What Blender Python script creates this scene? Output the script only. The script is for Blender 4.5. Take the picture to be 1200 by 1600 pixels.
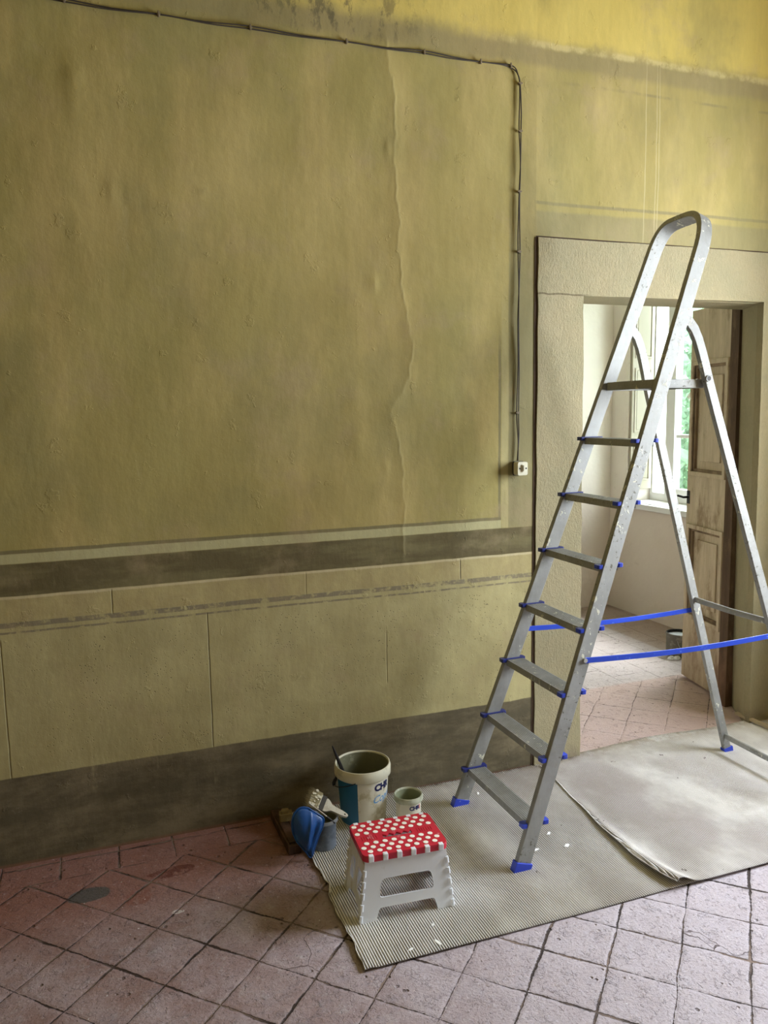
import bpy, math, random
import numpy as np
from mathutils import Vector, Matrix
from mathutils.geometry import tessellate_polygon
PI = math.pi
random.seed(7)
rng = np.random.default_rng(7)
for o in list(bpy.data.objects): bpy.data.objects.remove(o)
C = bpy.context.scene.collection
SC = bpy.context.scene

# ------------------------------------------------------------------ camera
CAM = Vector((0.32493, -3.12820, 1.69414))
YAW, PITCH, ROLL, FPX = 0.3502139, -0.1257131, 0.0164071, 1226.987
cy, sy, cp, sp = math.cos(YAW), math.sin(YAW), math.cos(PITCH), math.sin(PITCH)
F_ = Vector((sy*cp, cy*cp, sp)); R_ = Vector((cy, -sy, 0)); D_ = F_.cross(R_)
cr, sr = math.cos(ROLL), math.sin(ROLL)
R2 = cr*R_ + sr*D_; D2 = -sr*R_ + cr*D_
cam_data = bpy.data.cameras.new('camera')
cam = bpy.data.objects.new('camera', cam_data); C.objects.link(cam)
M = Matrix.Identity(4)
for r in range(3):
    M[r][0] = R2[r]; M[r][1] = -D2[r]; M[r][2] = -F_[r]; M[r][3] = CAM[r]
cam.matrix_world = M
cam_data.sensor_fit = 'VERTICAL'; cam_data.sensor_height = 36.0
cam_data.lens = FPX/1600*36.0
cam_data.clip_start = 0.05
SC.camera = cam

# ------------------------------------------------------------------ world, sun, daylight, exposure
SC.view_settings.view_transform = 'Standard'
SC.view_settings.look = 'None'
SC.view_settings.gamma = 1.0
SC.view_settings.use_curve_mapping = False
SC.view_settings.exposure = -0.2
w = bpy.data.worlds.new('world'); SC.world = w; w.use_nodes = True
bg = w.node_tree.nodes['Background']
bg.inputs[0].default_value = (0.80, 0.90, 1.0, 1); bg.inputs[1].default_value = 19.0

def lamp(name, kind, loc, direction, energy, color, **kw):
    d = bpy.data.lights.new(name, kind); d.energy = energy; d.color = color
    for k, v in kw.items(): setattr(d, k, v)
    o = bpy.data.objects.new(name, d); C.objects.link(o); o.location = loc
    o.rotation_euler = Vector(direction).to_track_quat('-Z', 'Y').to_euler()
    return o
# sunlight slanting in through the small room's window
lamp('sun', 'SUN', (8, 2, 6), (-0.535, -0.09, -0.85), 7.5, (1.0, 0.99, 0.98), angle=0.28)
# daylight entering by the two tall windows in the right-hand wall (outside the frame)
lamp('window_daylight', 'AREA', (4.26, -1.26, 1.88), (-1, 0.0, -0.08), 262, (0.80, 0.88, 1.0), shape='RECTANGLE', size=1.15, size_y=1.45)
lamp('window_daylight', 'AREA', (4.26, -4.10, 1.98), (-1, 0.0, -0.08), 26, (0.80, 0.89, 1.0), shape='RECTANGLE', size=1.25, size_y=2.1)
# portal that guides sky light through the small room's window
_p = lamp('window_portal', 'AREA', (4.80, 1.62, 1.95), (-1, 0, 0), 1, (1, 1, 1), shape='RECTANGLE', size=1.3, size_y=2.0)
_p.data.cycles.is_portal = True

# ------------------------------------------------------------------ node helpers
class X:
    def __init__(s, nt, sock): s.nt, s.s = nt, sock
    def _m(s, op, o=None, o2=None, clamp=False):
        n = s.nt.nodes.new('ShaderNodeMath'); n.operation = op; n.use_clamp = clamp
        for i, v in enumerate((s, o, o2)):
            if v is None: continue
            if isinstance(v, X): s.nt.links.new(v.s, n.inputs[i])
            else: n.inputs[i].default_value = v
        return X(s.nt, n.outputs[0])
    def __add__(s, o): return s._m('ADD', o)
    __radd__ = __add__
    def __mul__(s, o): return s._m('MULTIPLY', o)
    __rmul__ = __mul__
    def __sub__(s, o): return s._m('SUBTRACT', o)
    def __rsub__(s, o): return (s*-1.0)+o
    def __truediv__(s, o): return s._m('DIVIDE', o)
    def abs(s): return s._m('ABSOLUTE')
    def floor(s): return s._m('FLOOR')
    def frac(s): return s._m('FRACT')
    def min(s, o): return s._m('MINIMUM', o)
    def max(s, o): return s._m('MAXIMUM', o)
    def clamp(s): return s._m('ADD', 0.0, None, True)
    def sm(s, a, b, lo=0.0, hi=1.0):
        n = s.nt.nodes.new('ShaderNodeMapRange'); n.interpolation_type = 'SMOOTHSTEP'
        s.nt.links.new(s.s, n.inputs[0])
        if a > b: a, b, lo, hi = b, a, hi, lo
        for i, v in zip((1, 2, 3, 4), (a, b, lo, hi)): n.inputs[i].default_value = v
        return X(s.nt, n.outputs[0])
    def band(s, a, b, e): return s.sm(a-e, a+e)*s.sm(b+e, b-e)

class Mat:
    def __init__(s, name, rough=0.6, metal=0.0, spec=0.5):
        m = bpy.data.materials.new(name); m.use_nodes = True
        s.m, s.nt = m, m.node_tree
        s.b = s.nt.nodes['Principled BSDF']
        s.b.inputs['Roughness'].default_value = rough
        s.b.inputs['Metallic'].default_value = metal
        s.b.inputs['Specular IOR Level'].default_value = spec
        g = s.nt.nodes.new('ShaderNodeNewGeometry'); s.geo = g
        sx = s.nt.nodes.new('ShaderNodeSeparateXYZ'); s.nt.links.new(g.outputs['Position'], sx.inputs[0])
        s.pos = g.outputs['Position']
        s.x, s.y, s.z = (X(s.nt, sx.outputs[i]) for i in range(3))
    def obj(s):
        t = s.nt.nodes.new('ShaderNodeTexCoord'); s.pos = t.outputs['Object']; return s
    def vec(s, a, b, c):
        n = s.nt.nodes.new('ShaderNodeCombineXYZ')
        for i, v in enumerate((a, b, c)):
            if isinstance(v, X): s.nt.links.new(v.s, n.inputs[i])
            else: n.inputs[i].default_value = v
        return n.outputs[0]
    def map(s, sc, off=(0, 0, 0), rot=(0, 0, 0)):
        n = s.nt.nodes.new('ShaderNodeMapping'); s.nt.links.new(s.pos, n.inputs[0])
        n.inputs['Scale'].default_value = sc; n.inputs['Location'].default_value = off
        n.inputs['Rotation'].default_value = rot
        return n.outputs[0]
    def noise(s, scale, detail=4, rough=0.55, vec=None, dist=0.0):
        n = s.nt.nodes.new('ShaderNodeTexNoise')
        s.nt.links.new(vec if vec is not None else s.pos, n.inputs['Vector'])
        n.inputs['Scale'].default_value = scale; n.inputs['Detail'].default_value = detail
        n.inputs['Roughness'].default_value = rough; n.inputs['Distortion'].default_value = dist
        return X(s.nt, n.outputs[0])
    def voro(s, scale, vec=None, feat='F1', out=0):
        n = s.nt.nodes.new('ShaderNodeTexVoronoi'); n.feature = feat
        s.nt.links.new(vec if vec is not None else s.pos, n.inputs['Vector'])
        n.inputs['Scale'].default_value = scale
        return X(s.nt, n.outputs[out])
    def white(s, vec):
        n = s.nt.nodes.new('ShaderNodeTexWhiteNoise'); n.noise_dimensions = '3D'
        s.nt.links.new(vec, n.inputs['Vector']); return X(s.nt, n.outputs[0])
    def attr(s, name):
        n = s.nt.nodes.new('ShaderNodeAttribute'); n.attribute_name = name
        return X(s.nt, n.outputs['Fac'])
    def mix(s, f, a, b):
        n = s.nt.nodes.new('ShaderNodeMix'); n.data_type = 'RGBA'
        for i, v in ((0, f), (6, a), (7, b)):
            if isinstance(v, X): s.nt.links.new(v.s, n.inputs[i])
            elif isinstance(v, (int, float)): n.inputs[i].default_value = v
            elif isinstance(v, tuple): n.inputs[i].default_value = (*v[:3], 1)
            else: s.nt.links.new(v, n.inputs[i])
        return n.outputs[2]
    def scale(s, col, f):      # multiply colour by scalar
        n = s.nt.nodes.new('ShaderNodeVectorMath'); n.operation = 'SCALE'
        if isinstance(col, tuple): n.inputs[0].default_value = col
        else: s.nt.links.new(col, n.inputs[0])
        s.nt.links.new(f.s, n.inputs['Scale']); return n.outputs[0]
    def col(s, c):
        if isinstance(c, tuple): s.b.inputs['Base Color'].default_value = (*c[:3], 1)
        else: s.nt.links.new(c, s.b.inputs['Base Color'])
        return s
    def rough(s, x): s.nt.links.new(x.s, s.b.inputs['Roughness'])
    def metal(s, x): s.nt.links.new(x.s, s.b.inputs['Metallic'])
    def bump(s, h, dist=0.002, strength=1.0):
        n = s.nt.nodes.new('ShaderNodeBump'); n.inputs['Distance'].default_value = dist
        n.inputs['Strength'].default_value = strength
        s.nt.links.new(h.s, n.inputs['Height']); s.nt.links.new(n.outputs[0], s.b.inputs['Normal'])

def simple(name, c, rough=0.6, metal=0.0, var=0.15, nscale=12, bump=0.0, c2=None, thr=(0.5, 0.65), nd=5):
    m = Mat(name, rough, metal).obj()
    n = m.noise(nscale, nd)
    col = m.scale(c, n*(2*var)+(1-var))
    if c2 is not None:
        n2 = m.noise(nscale*1.7, 6, 0.65, m.map((1, 1, 1), (3, 5, 1)))
        col = m.mix(n2.sm(*thr), col, c2)
    m.col(col)
    if bump: m.bump(m.noise(nscale*4, 4), bump)
    return m.m

# ------------------------------------------------------------------ mesh builder
class MB:
    def __init__(s): s.v, s.f, s.mi = [], [], []
    def add(s, vs, fs, mi=0):
        b = len(s.v); s.v += [tuple(v) for v in vs]
        for f in fs: s.f.append(tuple(b+i for i in f)); s.mi.append(mi)
    def box(s, a, b, mi=0, T=None):
        (x0, y0, z0), (x1, y1, z1) = a, b
        vs = [Vector(p) for p in ((x0,y0,z0),(x1,y0,z0),(x1,y1,z0),(x0,y1,z0),(x0,y0,z1),(x1,y0,z1),(x1,y1,z1),(x0,y1,z1))]
        if T is not None: vs = [T @ v for v in vs]
        s.add(vs, [(0,3,2,1),(4,5,6,7),(0,1,5,4),(1,2,6,5),(2,3,7,6),(3,0,4,7)], mi)
    def prism(s, loops, T, t0, t1, mi=0, mi_side=None):
        # loops: 2D outlines (outer then holes), T maps (u,v,w)->3D, thickness w in t0..t1
        if mi_side is None: mi_side = mi
        flat = [p for l in loops for p in l]
        tris = tessellate_polygon([[Vector((p[0], p[1], 0)) for p in l] for l in loops])
        n = len(flat)
        vs = [T(p[0], p[1], t0) for p in flat]+[T(p[0], p[1], t1) for p in flat]
        fs0 = [tuple(t) for t in tris]; 
        s.add(vs, [], mi); base = len(s.v)-2*n
        for t in fs0:
            s.f.append((base+t[2], base+t[1], base+t[0])); s.mi.append(mi)
            s.f.append((base+n+t[0], base+n+t[1], base+n+t[2])); s.mi.append(mi)
        k = 0
        for l in loops:
            m = len(l)
            for i in range(m):
                a, b = k+i, k+(i+1) % m
                s.f.append((base+a, base+b, base+n+b, base+n+a)); s.mi.append(mi_side)
            k += m
    def sweep(s, path, prof, up=None, N=None, closed=False, mi=0, caps=True):
        # prof: 2D points (a along N, b along N x tangent)
        P = [Vector(p) for p in path]; n = len(P); m = len(prof); rings = []
        Nv = Vector(N).normalized() if N is not None else None
        prevN = None
        for i, p in enumerate(P):
            t = (P[(i+1) % n]-P[i-1]) if (closed or 0 < i < n-1) else (P[1]-P[0] if i == 0 else P[-1]-P[-2])
            t.normalize()
            if Nv is not None: nn = Nv-t*Nv.dot(t)
            else:
                ref = prevN if prevN is not None else (Vector((0, 0, 1)) if abs(t.z) < .9 else Vector((1, 0, 0)))
                nn = ref-t*ref.dot(t)
            nn.normalize(); prevN = nn
            bb = nn.cross(t)
            k = 1.0
            if 0 < i < n-1:
                c = max(-1, min(1, (P[i]-P[i-1]).normalized().dot((P[i+1]-P[i]).normalized())))
                k = 1.0/math.cos(math.acos(c)/2)
            rings.append([p+nn*a+bb*(b*k if Nv is not None else b) for a, b in prof])
        vs = [v for r in rings for v in r]; fs = []
        for i in range(n if closed else n-1):
            for j in range(m):
                a = i*m+j; b = i*m+(j+1) % m; c = ((i+1) % n)*m+(j+1) % m; d = ((i+1) % n)*m+j
                fs.append((a, b, c, d))
        if caps and not closed:
            fs.append(tuple(range(m-1, -1, -1))); fs.append(tuple((n-1)*m+j for j in range(m)))
        s.add(vs, fs, mi)
    def tube(s, path, r, seg=10, mi=0, closed=False):
        s.sweep(path, [(r*math.cos(2*PI*j/seg), r*math.sin(2*PI*j/seg)) for j in range(seg)], closed=closed, mi=mi)
    def lathe(s, prof, c=(0, 0, 0), seg=64, mi=0, mifun=None):
        vs = []; fs = []; n = len(prof); base = len(s.v)
        for j in range(seg):
            a = 2*PI*j/seg
            for r, z in prof: vs.append((c[0]+r*math.cos(a), c[1]+r*math.sin(a), c[2]+z))
        s.add(vs, [], mi)
        for j in range(seg):
            for i in range(n-1):
                k = ((j+1) % seg)
                s.f.append((base+j*n+i, base+k*n+i, base+k*n+i+1, base+j*n+i+1))
                s.mi.append(mifun(j/seg*2*PI, i) if mifun else mi)
    def build(s, name, mats, parent=None, smooth=False, bevel=0.0, angle=40, seg=2):
        me = bpy.data.meshes.new(name)
        org = Vector(parent_world(parent)) if parent else Vector((0, 0, 0))
        me.from_pydata([tuple(Vector(v)-org) for v in s.v], [], s.f)
        if not isinstance(mats, (list, tuple)): mats = [mats]
        for m in mats: me.materials.append(m)
        me.polygons.foreach_set('material_index', s.mi)
        me.validate(); me.update()
        o = bpy.data.objects.new(name, me); C.objects.link(o)
        if parent: o.parent = parent
        import bmesh
        bm = bmesh.new(); bm.from_mesh(me); bmesh.ops.remove_doubles(bm, verts=bm.verts, dist=1e-6)
        bmesh.ops.recalc_face_normals(bm, faces=bm.faces); bm.to_mesh(me); bm.free()
        if smooth:
            me.polygons.foreach_set('use_smooth', [True]*len(me.polygons))
            if hasattr(me, 'set_sharp_from_angle'): me.set_sharp_from_angle(angle=math.radians(angle))
        if bevel:
            b = o.modifiers.new('bevel', 'BEVEL'); b.width = bevel; b.segments = seg; b.limit_method = 'ANGLE'
            b.angle_limit = math.radians(35)
        return o
WORLD = {}
def parent_world(p):
    v = Vector((0, 0, 0))
    while p is not None:
        v = v+p.location; p = p.parent
    return v
def thing(name, label, cat, loc, group=None):
    o = bpy.data.objects.new(name, None); C.objects.link(o); o.location = loc
    o.empty_display_size = 0.05
    o['label'] = label; o['category'] = cat
    if group: o['group'] = group
    return o
def tag(o, label, cat, group=None, kind=None):
    o['label'] = label; o['category'] = cat
    if group: o['group'] = group
    if kind: o['kind'] = kind
    return o
def struct(o): o['kind'] = 'structure'; return o
def recenter(o, loc):
    loc = Vector(loc); o.data.transform(Matrix.Translation(-loc)); o.location = loc; return o
def rrect(w, h, r, n=5, cx=0, cy=0):
    pts = []
    for (sx, sy, a0) in ((1, 1, 0), (-1, 1, PI/2), (-1, -1, PI), (1, -1, 3*PI/2)):
        for i in range(n+1):
            a = a0+PI/2*i/n
            pts.append((cx+sx*(w/2-r)+r*math.cos(a), cy+sy*(h/2-r)+r*math.sin(a)))
    return pts
def rpoly(pts, r, n=4):     # round the corners of a polygon
    out = []; m = len(pts)
    rr = r if isinstance(r, (list, tuple)) else [r]*m
    for i in range(m):
        p = Vector(pts[i]); a = Vector(pts[i-1])-p; b = Vector(pts[(i+1) % m])-p
        if rr[i] <= 0: out.append(tuple(p)); continue
        k = min(rr[i], a.length*.45, b.length*.45)
        A = p+a.normalized()*k; B = p+b.normalized()*k
        for j in range(n+1):
            t = j/n; out.append(tuple(A*(1-t)**2+p*2*t*(1-t)+B*t*t))
    return out
def rprof(w, h, r, n=2): return rrect(w, h, r, n)

# ------------------------------------------------------------------ MATERIALS: shell
def wall_material():
    m = Mat('painted_plaster', 0.85, 0, 0.25)
    x, z = m.x, m.z
    wob = m.noise(9, 3)-0.5
    zz = z+wob*0.006; xx = x+wob*0.006
    st = m.noise(3.0, 7, 0.62, m.map((1.0, 1, 0.35)))          # broad vertical clouds
    big = m.noise(1.1, 4, 0.5, m.map((1, 1, .8), (2, 0, 4)))
    fine = m.noise(34, 6, 0.65, m.map((1, 1, 0.25)))
    patch = m.noise(5.0, 8, 0.7, m.map((1, 1, .8), (9, 1, 3)))
    c = m.mix(big.sm(.3, .7), (0.350, 0.280, 0.098), (0.318, 0.268, 0.092))
    c = m.mix(st.sm(.42, .66), c, (0.425, 0.335, 0.130))
    # upper yellow field and its weathered grey strip
    edge = (patch-0.5)*0.14
    yz = zz+edge
    c = m.mix((z+edge*0.4).band(3.16, 3.24, .02)*0.7, c, (0.265, 0.215, 0.105))
    c = m.mix(yz.sm(3.235, 3.30)*.8, c, (0.620, 0.480, 0.125))
    c = m.mix((z+edge*0.3).band(3.236, 3.262, .008)*x.sm(1.9, 2.2)*patch.sm(.42, .55)*.6, c, (0.60, 0.50, 0.24))
    # dark mould stains at the top
    mold = m.noise(16, 8, 0.75, m.map((1, 1, .45), (1, 1, 7))).sm(.50, .60)*x.band(.95, 1.6, .22)*z.band(3.17, 3.40, .05)
    c = m.mix(mold*0.75, c, (0.10, 0.085, 0.05))
    # narrow border at the right: light strip and darker margin
    c = m.mix(zz.sm(3.02, 2.0)*zz.sm(1.16, 1.17)*xx.band(2.068, 2.20, .004)*0.75, c, (0.215, 0.195, 0.105))
    c = m.mix(zz.sm(2.3, 1.9)*zz.sm(1.16, 1.17)*xx.band(2.034, 2.068, .003)*0.5, c, (0.42, 0.38, 0.20))
    c = m.mix(zz.sm(2.1, 1.9)*zz.sm(1.203, 1.206)*xx.band(2.018, 2.031, .0025)*0.8, c, (0.17, 0.15, 0.075))
    # above the door: grey band with a thin line
    ab = x.sm(2.19, 2.21)
    c = m.mix(ab*(z+edge*.15).band(2.455, 2.565, .008)*0.65, c, (0.235, 0.205, 0.110))
    c = m.mix(ab*zz.band(2.592, 2.606, .004)*0.75, c, (0.215, 0.185, 0.095))
    c = m.mix(x.sm(2.25, 2.5)*zz.band(3.10, 3.112, .004)*patch.sm(.4, .55)*0.5, c, (0.20, 0.17, 0.09))
    # lower bands (below 1.22)
    lo = x.sm(2.0335, 2.0305)
    wide = x.sm(2.21, 2.2)
    c = m.mix(lo*zz.band(1.166, 1.204, .002), c, (0.42, 0.385, 0.200))
    c = m.mix(lo*zz.band(1.203, 1.217, .0025)*0.85, c, (0.165, 0.140, 0.070))
    dk = m.mix(m.noise(6, 6, .6, m.map((.5, 1, 2))).sm(.42, .62), (0.115, 0.092, 0.040), (0.165, 0.138, 0.062))
    c = m.mix(wide*zz.band(1.045, 1.166, .003), c, dk)
    # cornice of the painted dado
    dado_n = m.mix(m.noise(7, 7, .65).sm(.35, .65), (0.360, 0.292, 0.135), (0.420, 0.352, 0.160))
    c = m.mix(wide*zz.sm(1.046, 1.043), c, dado_n)
    c = m.mix(wide*zz.band(1.035, 1.045, .002)*.7, c, (0.56, 0.48, 0.29))
    dn = m.mix(m.noise(4, 6, .6).sm(.35, .65), (0.350, 0.300, 0.140), (0.415, 0.360, 0.172))
    c = m.mix(wide*zz.sm(.951, .948), c, dn)
    brk = m.noise(22, 5, .7).sm(.62, .48)
    c = m.mix(wide*zz.band(.928, .948, .002)*brk*.8, c, (0.180, 0.148, 0.100))
    c = m.mix(wide*zz.band(.905, .913, .002)*brk*.8, c, (0.170, 0.140, 0.095))
    # joints
    j = None
    for (jx, a, b, s) in ((0.351, .95, 1.035, 1), (1.116, .95, 1.035, .4), (1.826, .95, 1.035, 1), (-0.045, .35, .88, .8), (0.707, .35, .905, 1), (1.468, .52, .75, .6)):
        q = xx.band(jx-.0022, jx+.0022, .0018)*z.band(a, b, .01)*s
        j = q if j is None else j.max(q)
    c = m.mix(j*.75, c, (0.15, 0.13, 0.075))
    # painted pitting of the stone dado
    sp_ = m.voro(90, m.map((1, 1, 1.0)))
    cl = m.noise(4.6, 4, .65, m.map((1, 1, 1), (5, 2, 8))).sm(.40, .56)
    speck = sp_.sm(.26, .14)*m.noise(25, 2).sm(.46, .56)*cl*z.band(.36, .88, .02)*wide*x.sm(-.2, .3)
    c = m.mix(speck*.85, c, (0.13, 0.11, 0.06))
    # plinth
    pl = m.mix(m.noise(5, 8, .68, m.map((.6, 1, 1.5))).sm(.38, .66), (0.095, 0.078, 0.044), (0.180, 0.145, 0.084))
    pl = m.mix(m.noise(19, 7, .7, m.map((.5, 1, 1.4), (4, 4, 4))).sm(.62, .72)*.5, pl, (0.30, 0.25, 0.18))
    pz = zz+(patch-.5)*.012
    c = m.mix(wide*pz.sm(.351, .345), c, pl)
    c = m.mix(wide*zz.sm(.016, .004)*.6, c, (0.22, 0.10, 0.06))
    # general mottling, drips and pale scuffs
    pale = m.noise(6, 8, .72, m.map((1.6, 1, .30), (7, 0, 2))).sm(.60, .78)
    c = m.mix(pale*.42, c, (0.52, 0.44, 0.24))
    dim = m.noise(1.6, 6, .62, m.map((1, 1, .8), (17, 0, 2))).sm(.46, .66)
    c = m.mix(dim*.42*zz.sm(1.2, 1.3), c, (0.215, 0.195, 0.085))
    rb_ = m.noise(3.3, 7, .65, m.map((1, 1, 1), (27, 0, 5))).sm(.52, .68)
    c = m.mix(rb_*.35*zz.sm(.36, .4), c, (0.37, 0.28, 0.16))
    streak = None
    for sx_, a_ in ((2.77, 0), (2.83, 1), (2.845, 0)):
        q = (x+wob*.01).band(sx_-.002, sx_+.002, .003)*z.band(2.45, 3.2, .2)
        streak = q if streak is None else streak.max(q)
    c = m.mix(streak*.5, c, (0.60, 0.52, 0.30))
    cr_ = m.attr('crack')
    c = m.mix((cr_*0.25).clamp(), c, (0.46, 0.40, 0.20))
    c = m.mix((m.attr('stain')).clamp(), c, (0.13, 0.11, 0.06))
    c = m.scale(c, fine*.30+.85)
    m.col(c)
    h = m.noise(24, 6, .6, m.map((1, 1, .35)))*0.32+m.noise(90, 4, .6)*.12+m.noise(5, 3)*1.1+m.noise(9, 7, .7).sm(.60, .66)*.25+speck*-.3+j*-.6
    m.bump(h, 0.0045)
    return m.m
def casing_material():
    m = Mat('stone_casing_paint', .9, 0, .2)
    n = m.noise(60, 6, .7, m.map((1.6, 1.6, .8))); n2 = m.noise(4, 6, .6)
    c = m.mix(n2.sm(.35, .7), (0.345, 0.292, 0.172), (0.305, 0.272, 0.160))
    c = m.mix(m.noise(9, 8, .75, m.map((1, 1, .3), (3, 3, 3))).sm(.58, .72)*.55, c, (0.27, 0.235, 0.14))
    line = (m.z+(m.noise(14, 4)-.5)*.015).band(2.205, 2.212, .002)*m.x.sm(2.50, 2.42)
    c = m.mix(line*.8, c, (0.12, .09, .05))
    c = m.mix(m.z.sm(.12, .02)*m.noise(11, 6).sm(.4, .6)*.6, c, (0.24, .19, .13))
    m.col(m.scale(c, n*.35+.82))
    m.bump(n*1.0+m.noise(150, 3)*.4+m.noise(12, 4)*1.3, .004)
    return m.m
def floor_material():
    m = Mat('terracotta_tiles', .62, 0, .5)
    # tile grid laid at 45 degrees to the wall
    g = 0.007612; S = 0.2; yw = 2.2227623
    warp = m.noise(7, 3, .5)-.5; warp2 = m.noise(7, 3, .5, m.map((1, 1, 1), (11, 3, 0)))-.5
    rough_e = m.noise(45, 5, .65)-.5
    x0 = m.x+warp*.018; y0 = m.y+warp2*.018
    X0 = x0/S; Y0 = y0/S+yw
    gx = X0*math.cos(g)+Y0*math.sin(g); gy = Y0*math.cos(g)-X0*math.sin(g)
    i = (gx+gy)*0.70710678; jj = (gx-gy)*0.70710678
    fi = (i.frac()-.5).abs(); fj = (jj.frac()-.5).abs()
    d = (fi.max(fj)*-1.0+.5)*S                      # distance from joint, m
    idv = m.vec(i.floor(), jj.floor(), 0.0)
    # border course against the wall (left part only)
    bx = (x0-.109)/.2085; inb = m.y.sm(-.166, -.163)*m.x.sm(1.05, 1.04)
    db = ((bx.frac()-.5).abs()*-1.0+.5)*.2085
    db = db.min((y0+.166).abs()).min((y0+.035).abs())
    # room beyond the threshold: larger tiles laid square
    inr = m.y.sm(.778, .786)
    rx = (x0-.36)/.27; ry = (y0-.784)/.27+rx.floor()*.5
    dr = (((rx.frac()-.5).abs()).max((ry.frac()-.5).abs())*-1.0+.5)*.27
    dr = dr.min((y0-.784).abs())
    D = d*(1-inb)+db*inb; D = D*(1-inr)+dr*inr
    De = D+rough_e*.011+(m.noise(130, 3, .6)-.5)*.006
    wj = m.noise(3.5, 3).sm(.32, .68, .0012, .0056)*m.y.sm(-.02, .03, 1.0, .40)
    jt = ((wj-De)*420).clamp()
    edge = De.sm(.012, .002)
    tv = m.white(idv); tv2 = m.white(m.vec(jj.floor(), i.floor(), 3.0))
    n1 = m.noise(5.5, 8, .68); n2 = m.noise(24, 7, .7); n3 = m.noise(2.2, 4, .5)
    c = m.mix(n1.sm(.36, .66), (0.270, 0.170, 0.155), (0.400, 0.315, 0.320))
    c = m.mix(tv*.30, c, (0.235, 0.130, 0.100))
    c = m.mix(m.noise(11, 8, .75, m.map((1, 1, 1), (13, 2, 0))).sm(.50, .66)*.45, c, (0.20, 0.165, 0.185))
    c = m.mix(n2.sm(.52, .72)*.55, c, (0.46, 0.41, 0.40))
    # window light painted as paler floor to the right, redder strip along the wall
    wall_side = (m.y+n1*.25+(m.x*-.12)).sm(-.60, -.18)*m.x.sm(1.7, .9)
    c = m.mix(wall_side*.8, c, (0.240, 0.095, 0.065))
    c = m.mix(m.x.sm(.3, 1.9)*m.y.sm(-.4, -.9)*.62, c, (0.640, 0.590, 0.640))
    grit = m.noise(70, 5, .75); c = m.mix(grit.sm(.54, .64)*.5, c, (0.13, 0.080, 0.075)); g2_ = m.noise(48, 7, .8, m.map((1, 1, 1), (5, 15, 0))); c = m.mix(g2_.sm(.57, .66)*.5, c, (0.56, 0.49, 0.50))
    thr = m.y.sm(.0, .03)*m.y.sm(.85, .78)
    c = m.mix(thr*.75, c, (0.62, 0.455, 0.395))
    back = m.y.sm(.77, .80)*m.x.sm(4.02, 3.98)
    c = m.mix(back*.75, c, (0.56, 0.50, 0.48))
    c = m.mix(m.y.sm(.77, .80)*m.x.sm(3.98, 4.02)*.6, c, (0.42, 0.33, 0.25))  # shade under the far window sill, painted brown into the floor
    # grey cement patch and red-brown smears near the wall
    def blob(cx, cy, rx_, ry_, amp=.35):
        ux = (m.x-cx)/rx_; uy = (m.y-cy)/ry_
        return (ux*ux+uy*uy+(n1-.5)*amp*4).sm(1.1, .85)
    c = m.mix(blob(.212, -.300, .072, .045)*.9, c, (0.075, 0.075, 0.070))
    c = m.mix(blob(.500, -.262, .085, .035, .6)*n2.sm(.40, .5)*.85, c, (0.12, 0.028, 0.016))
    c = m.mix(blob(.375, -.375, .045, .06, .7)*n2.sm(.45, .55)*.6, c, (0.20, 0.060, 0.035))
    c = m.mix(blob(.50, -.515, .022, .012, .9)*g2_.sm(.45, .52)*.8, c, (0.75, 0.72, 0.70))
    # pits and chips
    pit = m.voro(26, m.map((1, 1, 1)))
    pits = pit.sm(.20, .10)*m.noise(8, 2, .5, m.map((1, 1, 1), (8, 8, 8))).sm(.54, .62)
    chip = m.noise(38, 3, .6, m.map((2.2, .7, 1), (0, 0, 0), (0, 0, .6))).sm(.66, .72)*(1-wall_side)
    white_sp = m.voro(17, m.map((1, 1, 1), (4, 4, 4))).sm(.05, .03)
    c = m.mix(white_sp*.8, c, (0.8, .78, .76))
    c = m.mix((pits*.55).max(chip*.35), c, (0.10, 0.055, 0.045))
    # hairline cracks in a few tiles
    ck = m.voro(3.1, m.vec(m.x+warp*.2, m.y+warp2*.2, 0.0), 'DISTANCE_TO_EDGE').sm(.005, .002)*tv2.sm(.92, .93)
    c = m.mix(ck*.7, c, (0.09, .05, .04))
    jc = m.mix(m.noise(6, 4).sm(.42, .60), (0.036, 0.018, 0.012), (0.24, 0.165, 0.125))
    # joints are dusty-filled towards the left, open and dark to the right
    c = m.mix(jt, c, jc)
    m.col(c)
    m.rough(n1.sm(.3, .7, .50, .72))
    lump = m.noise(17, 6, .75, m.map((1, 1, 1), (9, 1, 0))).sm(.56, .62); h = n2*.7+n1*1.0+m.noise(110, 4, .6)*.25+g2_*.5+lump*.35+tv*.5 - jt*2.8 - edge*.25 - pits*1.3 - chip*.8 - ck*1.2
    m.bump(h+m.noise(55, 6, .7)*.45, .0060)
    return m.m

M_wall, M_case, M_floor = wall_material(), casing_material(), floor_material()
M_ochre = simple('ochre_plaster', (0.42, 0.315, 0.115), .9, var=.1, nscale=1.2)
M_ceil = simple('ceiling_plaster', (0.62, 0.51, 0.23), .9, var=.08, nscale=1.5)
def back_plaster():
    m = Mat('white_plaster', .9, 0, .2)
    c = m.mix(m.noise(2.2, 5).sm(.3, .7), (0.82, 0.76, 0.66), (0.76, 0.69, 0.59))
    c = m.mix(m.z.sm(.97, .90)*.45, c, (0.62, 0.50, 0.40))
    c = m.mix(m.noise(13, 7, .7).sm(.62, .72)*.35, c, (0.50, .42, .32))
    m.col(c); m.bump(m.noise(18, 5)+m.noise(4, 3)*2, .003); return m.m
M_back = back_plaster()

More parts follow.
